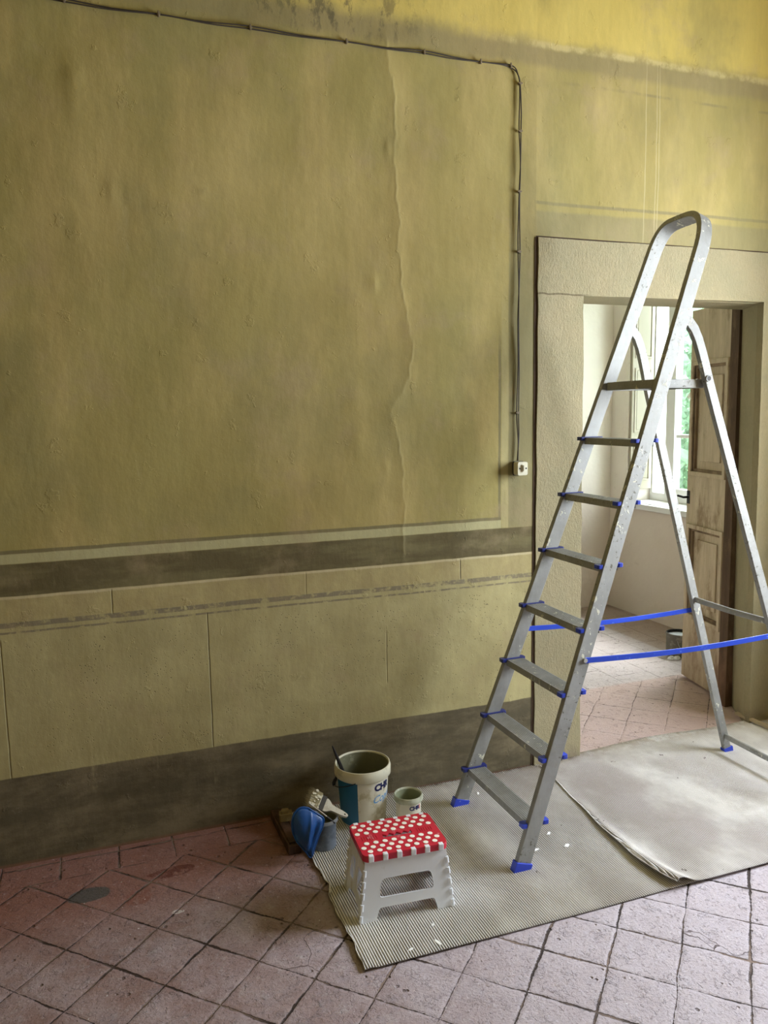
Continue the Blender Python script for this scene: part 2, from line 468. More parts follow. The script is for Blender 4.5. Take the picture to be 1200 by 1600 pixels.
# ------------------------------------------------------------------ SHELL
def poly_dist(px, pz, pts):
    d = np.full(px.shape, 9.0)
    for (a, b) in zip(pts[:-1], pts[1:]):
        a = np.array(a); b = np.array(b); ab = b-a
        t = np.clip(((px-a[0])*ab[0]+(pz-a[1])*ab[1])/(ab@ab), 0, 1)
        d = np.minimum(d, np.hypot(px-a[0]-t*ab[0], pz-a[1]-t*ab[1]))
    return d
CR = [(1.501,3.174),(1.53,3.02),(1.543,2.913),(1.538,2.76),(1.541,2.615),(1.555,2.50),(1.549,2.388),(1.561,2.26),(1.577,2.131),(1.600,2.04),(1.609,1.96),(1.600,1.90),(1.593,1.84),(1.560,1.79),(1.539,1.747),(1.512,1.71),(1.506,1.68),(1.53,1.60),(1.548,1.544),(1.556,1.42),(1.559,1.268),(1.553,1.17),(1.547,1.073)]
def wall_panel(name, x0, x1, z0, z1, back):
    xs = np.unique(np.round(np.concatenate([np.arange(x0, x1, .02), np.arange(max(x0, 1.44), min(x1, 1.66), .004) if x0 < 1.44 < x1 else np.array([x0]), [x1]]), 4))
    zs = np.unique(np.round(np.concatenate([np.arange(z0, z1, .014), [z1]]), 4))
    gx, gz = np.meshgrid(xs, zs)
    jig = 0.004*np.sin(gz*37+1.3)+.003*np.sin(gz*91)
    d = poly_dist(gx+jig, gz, CR)
    side = np.clip((gx-1.50)*6, -1, 1)
    crack = np.exp(-(d/.005)**2)*(0.4+.6*np.abs(np.sin(gz*9+.5)))
    broad = np.exp(-(d/.035)**2)
    y = -0.0018*crack - .0030*broad
    y += .006*np.sin(gx*2.1+.6)*np.sin(gz*1.7+1)+.003*np.sin(gx*5.3+gz*3.1)+.0015*np.sin(gx*13-gz*9)
    stain = np.zeros_like(gx)
    def bump(cx, cz, sx, sz, h, st):
        nonlocal y, stain
        e = np.exp(-(((gx-cx)/sx)**2+((gz-cz)/sz)**2)); y = y-h*e; stain = np.maximum(stain, st*e)
    bump(.433, 2.50, .012, .05, .005, .0); bump(.324, 2.86, .03, .12, .004, 0); bump(.753, 2.534, .01, .012, .006, .4)
    bump(.30, 2.3, .10, .22, .004, 0); bump(-.05, 2.45, .2, .2, .004, 0); bump(1.35, 1.75, .04, .09, .003, 0)
    bump(1.44, 2.22, .02, .03, .006, 0); bump(1.36, 1.57, .03, .05, .004, 0); bump(2.18, 1.45, .03, .05, .0, .0)
    for _ in range(26):
        bump(rng.uniform(-.3, 2.1), rng.uniform(1.3, 3.1), rng.uniform(.012, .022), rng.uniform(.014, .03), rng.uniform(.001, .003), 0)
    y = y*np.clip(gz/.2, 0, 1)*np.clip(np.abs(gx-2.2)/.12, 0, 1)*np.clip((gz-2.457)/.1, 0, 1) if x0 > 2 else y*np.clip(gz/.2, 0, 1)*np.clip(np.abs(gx-2.2)/.12, 0, 1)
    y = y-.001
    nx, nz = len(xs), len(zs)
    co = np.stack([gx, y, gz], -1).reshape(-1, 3)
    idx = np.arange(nx*nz).reshape(nz, nx)
    F = np.stack([idx[:-1, :-1], idx[:-1, 1:], idx[1:, 1:], idx[1:, :-1]], -1).reshape(-1, 4)
    n0 = len(co)
    bx = [(x0,.02,z0),(x1,.02,z0),(x1,back,z0),(x0,back,z0),(x0,.02,z1),(x1,.02,z1),(x1,back,z1),(x0,back,z1)]
    fs = [tuple(f) for f in F.tolist()]+[tuple(n0+i for i in q) for q in ((0,3,2,1),(4,5,6,7),(0,1,5,4),(1,2,6,5),(2,3,7,6),(3,0,4,7))]
    me = bpy.data.meshes.new(name); me.from_pydata(co.tolist()+bx, [], fs)
    for an, arr in (('crack', crack), ('stain', stain)):
        at = me.attributes.new(an, 'FLOAT', 'POINT')
        at.data.foreach_set('value', np.concatenate([arr.ravel(), np.zeros(8)]).astype(np.float32))
    me.materials.append(M_wall)
    sm = [True]*(len(fs)-6)+[False]*6
    me.polygons.foreach_set('use_smooth', sm); me.update()
    o = bpy.data.objects.new(name, me); C.objects.link(o); return struct(o)
wall_panel('wall_front', -2.5, 2.2, 0.0, 4.3, .29)
wall_panel('wall_over_door', 2.2, 3.95, 2.457, 4.3, .29)

# painted stone door casing
b = MB()
I3 = lambda u, v, t: Vector((u, t, v))
OP = [(2.463, 0.0), (2.446, 2.205), (3.503, 2.212), (3.526, 0.0)]   # opening corners
def ragged(p, q, n, amp):
    out = []
    for k in range(n+1):
        t = k/n; x = p[0]+(q[0]-p[0])*t; z = p[1]+(q[1]-p[1])*t
        if 0 < k < n: x += random.uniform(-amp, amp) if abs(q[1]-p[1]) > abs(q[0]-p[0]) else 0; z += random.uniform(-amp, amp) if abs(q[1]-p[1]) < abs(q[0]-p[0]) else 0
        out.append((x, z))
    return out
outer = ragged((2.2085, 0.0), (2.2085, 2.450), 24, .0028)+ragged((2.2085, 2.450), (3.95, 2.452), 16, .0022)[1:]+[(3.95, 0.0)]
inner = ragged(OP[3], OP[2], 20, .0012)+ragged(OP[2], OP[1], 14, .0015)[1:]+ragged(OP[1], OP[0], 30, .003)[1:]
b.prism([outer+inner], I3, -.010, .03)
# jambs: left pier, lintel block, splayed right pier
b.prism([[(2.215, 0), (2.215, 2.44), (2.446, 2.44), (2.446, 2.2055), (2.4635, 0)]], I3, .03, .24)
b.box((2.446, .03, 2.2085), (3.95, .24, 2.44))
v = [(3.526, .03, 0), (3.95, .03, 0), (3.95, .24, 0), (3.648, .24, 0), (3.503, .03, 2.21), (3.95, .03, 2.21), (3.95, .24, 2.21), (3.612, .24, 2.21)]
b.add(v, [(0,3,2,1),(4,5,6,7),(0,1,5,4),(1,2,6,5),(2,3,7,6),(3,0,4,7)])
struct(b.build('trim_1', M_case, bevel=.003, seg=1))
M_gap = simple('dark_crevice', (0.070, 0.042, 0.024), .95, var=.3, nscale=40)
b = MB(); b.box((2.1945, -.0035, 0), (2.2085, .012, 2.45)); b.box((2.199, .001, 2.4485), (3.95, .012, 2.458))
struct(b.build('trim_2', M_gap))

b = MB(); b.box((-2.5, -6.0, -.1), (4.9, 2.9, 0.0)); struct(b.build('floor', M_floor))
b = MB(); b.box((-2.6, -6.1, 4.3), (4.0, .29, 4.4)); struct(b.build('ceiling', M_ceil))
b = MB(); b.box((-2.6, -6.1, 0), (-2.5, .29, 4.3)); struct(b.build('wall_left', M_ochre))
b = MB(); b.box((-2.5, -6.1, 0), (3.85, -6.0, 4.3)); struct(b.build('wall_behind', M_ochre))
# right-hand wall, half a metre thick, with two deep window openings outside the frame
b = MB(); RW = (3.85, 4.35); OY = ((-1.92, -.60), (-4.76, -3.44)); OZ = (.90, 3.06)
b.box((RW[0], -6.1, 0), (RW[1], -.012, OZ[0])); b.box((RW[0], -6.1, OZ[1]), (RW[1], -.012, 4.3))
b.box((RW[0], -.60, OZ[0]), (RW[1], -.012, OZ[1])); b.box((RW[0], -3.44, OZ[0]), (RW[1], -1.92, OZ[1])); b.box((RW[0], -6.1, OZ[0]), (RW[1], -4.76, OZ[1]))
struct(b.build('wall_right', M_ochre))
M_white = simple('white_paint', (0.75, 0.74, 0.70), .5, var=.08, nscale=5)
M_blocker = simple('white_blocker', (0.8, 0.8, 0.78), .8, var=.05)
for n_, (y0, y1) in ((3, OY[0]), (4, OY[1])):
    b = MB(); z0, z1 = OZ; yc = (y0+y1)/2
    for a_, c_ in (((y0, z0), (y0+.06, z1)), ((y1-.06, z0), (y1, z1)), ((yc-.03, z0), (yc+.03, z1)), ((y0, z0), (y1, z0+.06)), ((y0, z1-.06), (y1, z1))):
        b.box((4.275, a_[0], a_[1]), (4.325, c_[0], c_[1]))
    b.box((4.326, y0, z0), (4.348, y1, z1), 1)  # unseen panel added to keep sun and sky out of the room
    struct(b.build('window_%d' % n_, [M_white, M_blocker]))

# small room beyond the door
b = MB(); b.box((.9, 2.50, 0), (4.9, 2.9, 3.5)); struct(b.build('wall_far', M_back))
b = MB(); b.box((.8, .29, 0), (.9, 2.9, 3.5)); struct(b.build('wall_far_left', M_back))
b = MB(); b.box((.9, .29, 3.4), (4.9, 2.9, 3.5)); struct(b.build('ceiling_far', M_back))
b = MB()
wx0, wx1, wy0, wy1, wz0, wz1 = 4.45, 4.86, 1.00, 2.28, .925, 2.95
b.box((wx0, .29, 0), (wx1, 2.5, wz0)); b.box((wx0, .29, wz1), (wx1, 2.5, 3.4))
b.box((wx0, .29, wz0), (wx1, wy0, wz1)); b.box((wx0, wy1, wz0), (wx1, 2.5, wz1))
struct(b.build('wall_window_side', M_back))
b = MB(); b.box((.9, .291, 2.44), (3.95, .33, 3.4)); b.box((.9, .291, 0), (2.30, .33, 2.44)); b.box((3.72, .291, 0), (4.45, .33, 2.44)); b.box((2.30, .291, 2.42), (3.72, .33, 2.44))
struct(b.build('wall_near_side', M_back))
# window of the small room: frame, mullion, muntins, panes
wr = bpy.data.objects.new('window_1', None); C.objects.link(wr); wr.location = (4.70, 1.64, .925); struct(wr)
b = MB(); X0, X1 = 4.68, 4.74
def fr(y0, y1, z0, z1, x0=X0, x1=X1): b.box((x0, y0, z0), (x1, y1, z1))
fr(wy0+.001, wy1-.001, wz0+.001, wz0+.075); fr(wy0+.001, wy1-.001, wz1-.07, wz1-.001); fr(wy0+.001, wy0+.06, wz0+.07, wz1-.06); fr(wy1-.035, wy1-.001, wz0+.07, wz1-.06)
fr(2.03, 2.10, wz0+.07, wz1-.06); fr(1.975, 2.028, wz0+.07, wz1-.06, X0-.018, X1-.01)
fr(1.055, 1.975, wz0+.072, wz0+.125, X0-.01, X1-.012)
for zc in (1.47, 1.90, 2.33, 2.72): fr(1.055, 1.975, zc-.014, zc+.014, X0+.005, X1-.015)
fr(1.49, 1.53, wz0+.07, wz1-.06)
b.build('window_frame', M_white, wr, bevel=.004)
gm = Mat('window_glass', 0.02)
_t = gm.nt.nodes.new('ShaderNodeBsdfTransparent'); _g = gm.nt.nodes.new('ShaderNodeBsdfGlossy'); _g.inputs['Roughness'].default_value = .02
_t.inputs[0].default_value = (.96, .98, .98, 1); _x = gm.nt.nodes.new('ShaderNodeMixShader'); _x.inputs[0].default_value = .05
gm.nt.links.new(_t.outputs[0], _x.inputs[1]); gm.nt.links.new(_g.outputs[0], _x.inputs[2]); gm.nt.links.new(_x.outputs[0], gm.nt.nodes['Material Output'].inputs[0])
b = MB(); b.box((4.712, 1.06, 1.0), (4.715, 2.26, 2.88)); b.build('pane', gm.m, wr)
b = MB(); b.box((4.455, 1.02, .9255), (4.68, 2.27, .935)); b.box((4.415, .98, .885), (4.452, 2.30, .93)); b.build('window_sill', M_white, wr, bevel=.004)
# panelled inner shutter folded into the reveal
M_shut = simple('cream_shutter_paint', (0.40, 0.35, 0.26), .55, var=.08, nscale=6)
sh = thing('window_shutter', 'cream panelled wooden shutter folded back beside the bright window of the far room', 'shutter', (4.56, 2.262, 1.0))
b = MB(); b.box((4.462, 2.250, 1.03), (4.672, 2.272, 2.86)); b.build('shutter_leaf', M_shut, sh, bevel=.002)
for z0, z1 in ((1.10, 1.42), (1.50, 2.02), (2.10, 2.78)):
    b = MB(); b.prism([[(4.485, z0), (4.650, z0), (4.650, z1), (4.485, z1)], [(4.500, z0+.015), (4.635, z0+.015), (4.635, z1-.015), (4.500, z1-.015)]], I3, 2.243, 2.2505)
    b.prism([[(4.507, z0+.022), (4.628, z0+.022), (4.628, z1-.022), (4.507, z1-.022)]], I3, 2.246, 2.2505)
    b.build('shutter_panel', M_shut, sh, bevel=.002)

# outside: lawn and trees seen through the small window
M_grass = simple('grass', (0.16, 0.26, 0.07), .9, var=.3, nscale=3)
b = MB(); b.box((5.2, -8, -.6), (26, 26, -.5)); struct(b.build('ground_outside', M_grass))
def leaf_mat(n, c):
    m = Mat(n, .6).obj(); m.col(m.scale(c, m.noise(3, 3)*.8+.6))
    m.b.inputs['Transmission Weight'].default_value = 0
    t = m.nt.nodes.new('ShaderNodeBsdfTranslucent'); t.inputs[0].default_value = (*[min(1, k*1.6) for k in c], 1)
    mx = m.nt.nodes.new('ShaderNodeMixShader'); mx.inputs[0].default_value = .5
    out = m.nt.nodes['Material Output']
    m.nt.links.new(m.b.outputs[0], mx.inputs[1]); m.nt.links.new(t.outputs[0], mx.inputs[2]); m.nt.links.new(mx.outputs[0], out.inputs[0])
    return m.m
ML = [leaf_mat('leaves', (0.125, 0.195, 0.115)), leaf_mat('pale_leaves', (0.19, 0.27, 0.18))]
M_bark = simple('bark', (0.12, 0.09, 0.06), .9)
def tree(x, y, h, r, k, label):
    t = thing('garden_tree', label, 'tree', (x, y, -.5), None)
    b = MB(); pts = [(x+.06*math.sin(i*1.7), y+.05*math.cos(i*2.1), -.52+h*.7*i/8) for i in range(9)]
    b.tube(pts, .07, 8); b.build('trunk', M_bark, t, smooth=True)
    b = MB()
    for i in range(3600):
        u = np.array([rng.normal() for _ in range(3)]); u /= np.linalg.norm(u)
        rr = rng.uniform(.35, 1)**.5
        c = Vector((x+u[0]*r*rr, y+u[1]*r*rr, h*.55+u[2]*h*.50*rr))
        a = Vector(rng.normal(size=3)).normalized(); q = a.orthogonal().normalized(); q2 = a.cross(q)
        s_ = rng.uniform(.045, .095)
        b.add([c-q*s_*1.4, c+q2*s_*.6+a*.01, c+q*s_*1.4, c-q2*s_*.6+a*.01], [(0, 1, 2, 3)])
    b.build('foliage', ML[k], t)
tree(7.6, 5.5, 2.9, 1.15, 0, 'dense green garden tree seen through the narrow left pane of the far window')
tree(10.6, 8.6, 3.9, 1.3, 1, 'pale green garden tree standing further off behind the far window muntins')

# ------------------------------------------------------------------ DOOR LEAF AND POST
def oldwood(name, c1, c2, c3, sc=1.0):
    m = Mat(name, .7, 0, .3)
    gr = m.noise(18*sc, 6, .65, m.map((1.2, 1.2, .12))); n = m.noise(5, 7, .7, m.map((1.5, 1.5, .6), (2, 2, 2)))
    c = m.mix(gr.sm(.35, .65), c1, c2)
    c = m.mix(n.sm(.50, .68), c, c3)
    sp = m.voro(40).sm(.10, .05)*m.noise(5, 2).sm(.5, .6)
    c = m.mix(sp*.8, c, (0.03, .02, .015))
    c = m.mix(m.z.sm(.55, .1)*n.sm(.3, .7)*.6, c, (0.21, .105, .065))
    m.col(m.scale(c, m.noise(60, 4, .6, m.map((1, 1, .2)))*.4+.8)); m.bump(gr+n*.5, .002)
    return m.m
M_door = oldwood('worn_cream_door_paint', (0.50, 0.405, 0.265), (0.60, 0.50, 0.345), (0.30, 0.21, 0.12))
M_dark = oldwood('dark_brown_wood', (0.085, 0.052, 0.030), (0.125, 0.078, 0.042), (0.20, 0.135, 0.075))
M_mold = oldwood('grimy_shaded_moulding', (0.20, 0.135, 0.075), (0.30, 0.215, 0.125), (0.11, 0.07, 0.04))  # brown grime plus painted recess shade, so the moulding relief shows
dr = bpy.data.objects.new('door_1', None); C.objects.link(dr); dr.location = (3.668, .335, 0); struct(dr)
P0, P1 = Vector((3.640, .304)), Vector((3.733, .752)); dv = (P1-P0); L_ = dv.length; dv.normalize(); nv = Vector((dv.y, -dv.x))
def DT(u, v, t):   # u along leaf, v height, t thickness (+ = away from viewer)
    p = P0+dv*u+nv*t; return Vector((p.x, p.y, v))
zt = 2.268
b = MB(); rect = lambda a, c, z0, z1: [(a, z0), (c, z0), (c, z1), (a, z1)]
holes = [(.062, L_-.035, 1.30, 1.955), (.062, L_-.035, .42, .975), ]
b.prism([rect(0, L_, .018, zt)]+[list(reversed(rect(*h))) for h in holes], DT, 0.0, .042)
b.build('door_leaf', M_door, dr, bevel=.002)
for (a, c, z0, z1) in holes:
    b = MB()
    b.prism([rect(a-.014, c+.014, z0-.014, z1+.014), list(reversed(rect(a+.012, c-.012, z0+.012, z1-.012)))], DT, -.012, .0)
    b.prism([rect(a, c, z0, z1), list(reversed(rect(a+.028, c-.028, z0+.028, z1-.028)))], DT, .004, .036, mi=1)
    b.prism([rect(a+.02, c-.02, z0+.02, z1-.02)], DT, .022, .032)
    b.prism([rect(a+.075, c-.075, z0+.075, z1-.075), ], DT, .012, .0221)
    b.build('door_panel', [M_door, M_mold], dr, bevel=.003)
M_iron = simple('black_iron', (0.02, 0.018, 0.016), .5, .6)
b = MB(); b.tube([DT(L_-.02, 1.15, -.004), DT(L_-.02, 1.15, -.035), DT(L_+.035, 1.155, -.040)], .007); b.prism([rect(L_-.035, L_-.004, 1.11, 1.19)], DT, -.003, 0.0)
b.tube([DT(L_-.004, 1.17, .02), DT(L_+.022, 1.17, .02)], .008); b.build('door_handle', M_iron, dr, smooth=True)
b = MB(); b.box((3.600, .2405, 0), (3.70, .303, 2.44)); b.box((3.628, .304, 0), (3.70, .312, 2.44)); b.box((3.655, .26, .0), (3.72, .3, 2.3))
b.box((2.30, .2405, 2.40), (3.60, .289, 2.44))
post = struct(b.build('door_frame_1', M_dark, bevel=.003)); post.name = 'trim_3'

# ------------------------------------------------------------------ MATERIALS: objects
def aluminium():
    m = Mat('scratched_aluminium', .5, .6, .3).obj()
    n = m.noise(9, 6, .7); fine = m.noise(70, 4, .6, m.map((1, 1, .15)))
    base = m.mix(n.sm(.3, .7), (0.27, 0.27, 0.25), (0.37, 0.37, 0.35))
    base = m.scale(base, fine*.2+.88)
    dab = m.noise(34, 5, .7, m.map((1, 1, .8), (3, 1, 9))).sm(.60, .64)*m.noise(2.6, 3).sm(.44, .54)
    dark = m.noise(80, 3, .6, m.map((1, 1, 1), (7, 1, 0))).sm(.62, .65)*m.noise(3, 2, .5, m.map((1, 1, 1), (0, 6, 0))).sm(.50, .56)
    c = m.mix(dab, base, (0.62, 0.60, 0.47)); c = m.mix(dark*.8, c, (0.09, .08, .05))
    m.col(c); m.metal((1-dab.max(dark)*.95)*.60); m.rough(n.sm(.3, .7, .58, .72).max(dab*.75))
    m.bump(fine*.3+dab*1.0, .0008)
    return m.m
M_alu = aluminium()
M_alu_in = simple('dull_aluminium', (0.50, 0.50, 0.47), .55, .9, var=.15, nscale=20, c2=(0.60, .60, .55), thr=(.6, .7))
M_blue = simple('blue_plastic', (0.018, 0.045, 0.44), .42, var=.15, nscale=30, c2=(0.16, .20, .50), thr=(.62, .72))
M_blue_shaded = simple('shaded_blue_plastic', (0.010, 0.018, 0.14), .4, var=.15, nscale=30, c2=(0.12, .14, .28), thr=(.62, .72))  # the blue plastic again, coloured darker for the shaded left brackets
M_strap = simple('blue_strap', (0.018, 0.060, 0.50), .42, var=.15, nscale=12, c2=(0.12, .22, .66), thr=(.60, .70))

# ------------------------------------------------------------------ STEP LADDER
lad = thing('step_ladder', 'tall aluminium step ladder with blue feet and hoop handrail before the open doorway', 'ladder', (2.3, -.46, 0))
X0L, K = 1.6805, .3757
Nn = Vector((1, 0, -K)).normalized()
DEP, THK = .060, .024
def fx(z): return X0L+K*z
def front_pt(y, z):   # centre of the rail at height z of its leading edge
    return Vector((fx(z), y, z))+Nn*(DEP/2)
yL = lambda z: -.215-.036*z
yR = lambda z: -.738+.0615*z
path = [front_pt(yL(z), z) for z in (.03, .5, 1.0, 1.5, 2.0, 2.34)]
def bez(p, q, r, n):
    return [(p[0]*(1-t)**2+2*q[0]*t*(1-t)+r[0]*t*t, p[1]*(1-t)**2+2*q[1]*t*(1-t)+r[1]*t*t) for t in [i/n for i in range(1, n+1)]]
arc = bez((yL(2.34), 2.34), (-.299, 2.458), (-.375, 2.462), 9)+[(-.42, 2.465), (-.47, 2.466)]+bez((-.47, 2.466), (-.580, 2.466), (yR(2.32), 2.32), 9)
path += [front_pt(y, z) for y, z in arc]
path += [front_pt(yR(z), z) for z in (2.0, 1.5, 1.0, .5, .03)]
b = MB(); b.sweep(path, rprof(DEP, THK, .0022, 1), N=Nn)
b.build('front_frame', M_alu, lad, smooth=True, angle=24)
# treads with their end brackets
def tread(z, first=False):
    x = fx(z); w0 = yL(z)-THK/2-.001; w1 = yR(z)+THK/2+.001
    b = MB()
    dx = .078
    # ribbed top, front lip, rear lip (an open channel seen from below)
    prof = []
    n = 9
    for i in range(n):
        u0 = dx*i/n; u1 = dx*(i+.62)/n
        prof += [(u0, 0), (u0+.0008, .0014), (u1, .0014), (u1+.0008, 0)]
    prof += [(dx, 0), (dx, -.026), (dx-.003, -.026), (dx-.003, -.004), (.003, -.004), (.003, -.026), (0.0, -.026)]
    vs = [(x+.002+u, w0, z+v) for u, v in prof]+[(x+.002+u, w1, z+v) for u, v in prof]
    m_ = len(prof); fs = [(i, (i+1) % m_, m_+(i+1) % m_, m_+i) for i in range(m_)]
    b.add(vs, fs); b.add(vs[:m_], []); 
    t = b.build('tread', M_alu, lad)
    for side, yc in (('l', yL(z)), ('r', yR(z))):
        s_ = 1 if side == 'l' else -1
        bb = MB()
        y_in = yc-s_*(THK/2+.010); y_out = yc+s_*(THK/2-.002)
        lo_, hi_ = min(y_in, y_out), max(y_in, y_out)
        T2 = lambda u, v, t_: Vector((x+u, v, z+t_))
        # loop of plastic around the rail: outline minus the rail's own section
        ox = K*0
        xr0, xr1 = 0.002, .002+DEP/math.cos(math.atan(K))
        out = rrect(.100, hi_-lo_, .008, 4, .037, (lo_+hi_)/2)
        hole = rrect(xr1-xr0-.001, THK-.003, .002, 2, (xr0+xr1)/2, yc+s_*0.000)
        bb.prism([rrect(.024, hi_-lo_, .007, 4, -.011, (lo_+hi_)/2)], T2, -.010, .005)
        bb.prism([rrect(.024, hi_-lo_, .007, 4, xr1+.0125, (lo_+hi_)/2)], T2, -.010, .005)
        bb.box((x-.006, min(y_in, y_in+s_*.0095), z+.0016), (x+xr1+.006, max(y_in, y_in+s_*.0095), z+.005))
        e_ = bb.build('end_bracket', M_blue if side == 'r' else M_blue_shaded, t, bevel=.0012)
for i in range(7): tread(.1713+.2338*i)
# top platform: pressed plate with a rolled rim
zp = 1.805
b = MB(); xf = fx(zp)+.01; xb = 2.612
ys0, ys1 = yL(zp)-THK/2-.002, yR(zp)+THK/2+.002
b.prism([rrect(xb-xf, ys0-ys1, .02, 4, (xb+xf)/2, (ys0+ys1)/2)], lambda u, v, t: Vector((u, v, t)), zp-.004, zp)
ring = [(p[0], p[1]) for p in rrect(xb-xf, ys0-ys1, .02, 4, (xb+xf)/2, (ys0+ys1)/2)]
b.sweep([(x_, y_, zp-.017) for x_, y_ in ring], rprof(.034, .005, .002, 2), N=(0, 0, 1), closed=True)
for k in range(5):
    xx = xf+.03+k*(xb-xf-.06)/4; b.box((xx-.006, ys1+.02, zp), (xx+.006, ys0-.02, zp+.002))
pf = b.build('platform', M_alu, lad, smooth=True, angle=30)
# rear legs with bent tops
RX, RK = 3.166, -.312
Nr = Vector((1, 0, .305)).normalized()
rl = lambda z: -.234-.0180*z
rrr = lambda z: -.751+.069*z
def rear_path(yf):
    p = [(RX+RK*z, yf(z), z) for z in (.02, .6, 1.2, 1.60, 1.74)]
    p += [(x_, yf(z_), z_) for x_, z_ in ((2.605, 1.80), (2.589, 1.86), (2.574, 1.91), (2.558, 1.957), (2.538, 1.998), (2.508, 2.032), (2.468, 2.053))]
    return p
for nm, yf in (('l', rl), ('r', rrr)):
    b = MB(); b.sweep(rear_path(yf), rprof(.040, .022, .005, 2), N=(0, 1, 0)) if False else b.sweep(rear_path(yf), [(q, p_) for p_, q in rprof(.040, .022, .0025, 1)], N=(0, 1, 0))
    lg = b.build('rear_leg', M_alu, lad, smooth=True, angle=24)
    # blue shoe
    b = MB(); xx = RX; yc = yf(0)
    b.prism([[(xx-.027, .0045), (xx+.026, .0045), (xx+.018, .040), (xx-.034, .030)]], lambda u, v, t: Vector((u, yc+t, v)), -.015, .015)
    b.build('foot_cap', M_blue, lg, bevel=.002)
    b = MB(); yo = yf(zp)-(.0125 if nm == 'r' else -.0125); 
    cpt = Vector((RX+RK*zp-.004, yo, zp+.002)); sgn = -1 if nm == 'r' else 1
    b.sweep([cpt+Vector((.011*math.cos(a), 0, .011*math.sin(a))) for a in [2*PI*i/20 for i in range(20)]], rprof(.003, .004, .001, 1), N=(0, 1, 0), closed=True)
    b.prism([[(cpt.x+.009*math.cos(2*PI*i/16), cpt.z+.009*math.sin(2*PI*i/16)) for i in range(16)]], lambda u, v, t: Vector((u, cpt.y+t, v)), -.0008, .0008, mi=1)
    b.build('pivot_rivet', [M_alu, M_iron], lg, smooth=True, angle=30)
for side, yf in (('l', yL), ('r', yR)):
    b = MB(); xx = X0L; yc = yf(0)
    b.prism([[(xx-.003, .0065), (xx+.070, .0065), (xx+.077, .024), (xx+.010, .044)]], lambda u, v, t: Vector((u, yc+t, v)), -.016, .016)
    fc = b.build('foot_cap', M_blue, lad, bevel=.002)
# rear crossbars
for z, r in ((.805, .0085), (.098, .0085)):
    x = RX+RK*z
    b = MB(); b.sweep([(x, rl(z)-.012, z), (x-.0, (rl(z)+rrr(z))/2, z-.004), (x, rrr(z)+.012, z)], rprof(.026, .013, .005, 2), N=(0, 0, 1)); b.build('crossbar', M_alu, lad, smooth=True, angle=30)
# blue safety straps
for (A, Bp, outw) in (((2.003, yL(.76)+.014, .758), (2.955, rl(.76)+.013, .752), 1), ((2.003, yR(.76)-.0145, .760), (2.955, rrr(.76)-.014, .756), -1)):
    b = MB(); n = 12; pts = []
    for i in range(n+1):
        t = i/n; p = Vector(A).lerp(Vector(Bp), t); p.z -= .014*math.sin(PI*t); pts.append(p)
    b.sweep(pts, rprof(.022, .0028, .001, 1), N=(0, 0, 1))
    s_ = b.build('strap', M_strap, lad)
    for e in (A, Bp):
        b = MB(); b.sweep([Vector(e)+Vector((0, -.002*outw, 0)), Vector(e)+Vector((0, .005*outw, 0))], [(.0085*math.cos(2*PI*j/16), .0085*math.sin(2*PI*j/16)) for j in range(16)], N=(0, 0, 1)); b.build('rivet', M_alu_in, s_)

# ------------------------------------------------------------------ RIBBED FLOOR PAPER
def ribbed_material(name, dusty, ph, fade):
    m = Mat(name, .85, 0, .25)
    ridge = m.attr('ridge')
    n = m.noise(3.2, 6, .6, m.map((1, .7, 1))); n2 = m.noise(14, 7, .7)
    c = m.mix(m.noise(5, 4).sm(.35, .65), (0.84, 0.81, 0.78), (0.77, 0.735, 0.69))
    c = m.mix(n.sm(.45, .68)*dusty, c, (0.88, 0.86, 0.83))
    c = m.mix(n2.sm(.68, .74)*.8, c, (0.80, .78, .74))
    spl = m.voro(9, m.vec(m.x+n2*.05, m.y+n2*.05, 0.0)).sm(.13, .10)*m.noise(7, 3, .6, m.map((1, 1, 1), (6, 6, 6))).sm(.55, .60)
    c = m.mix(spl*.8, c, (0.86, .84, .80))
    c = m.mix(m.noise(20, 3, .5, m.map((1, 1, 1), (2, 2, 9))).sm(.73, .76)*.7, c, (0.10, .07, .05))
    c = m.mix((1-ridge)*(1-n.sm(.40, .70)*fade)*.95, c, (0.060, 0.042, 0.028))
    c = m.mix(m.y.sm(-.08, .03)*n2.sm(.4, .55)*.5, c, (0.33, .24, .16))
    m.col(c); m.bump(n2+m.noise(80, 3)*.3, .0015); return m.m
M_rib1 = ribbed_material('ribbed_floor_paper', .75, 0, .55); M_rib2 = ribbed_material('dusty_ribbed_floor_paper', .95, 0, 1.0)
def interp(pts, t):
    ys = [p[0] for p in pts]; return float(np.interp(t, ys, [p[1] for p in pts]))
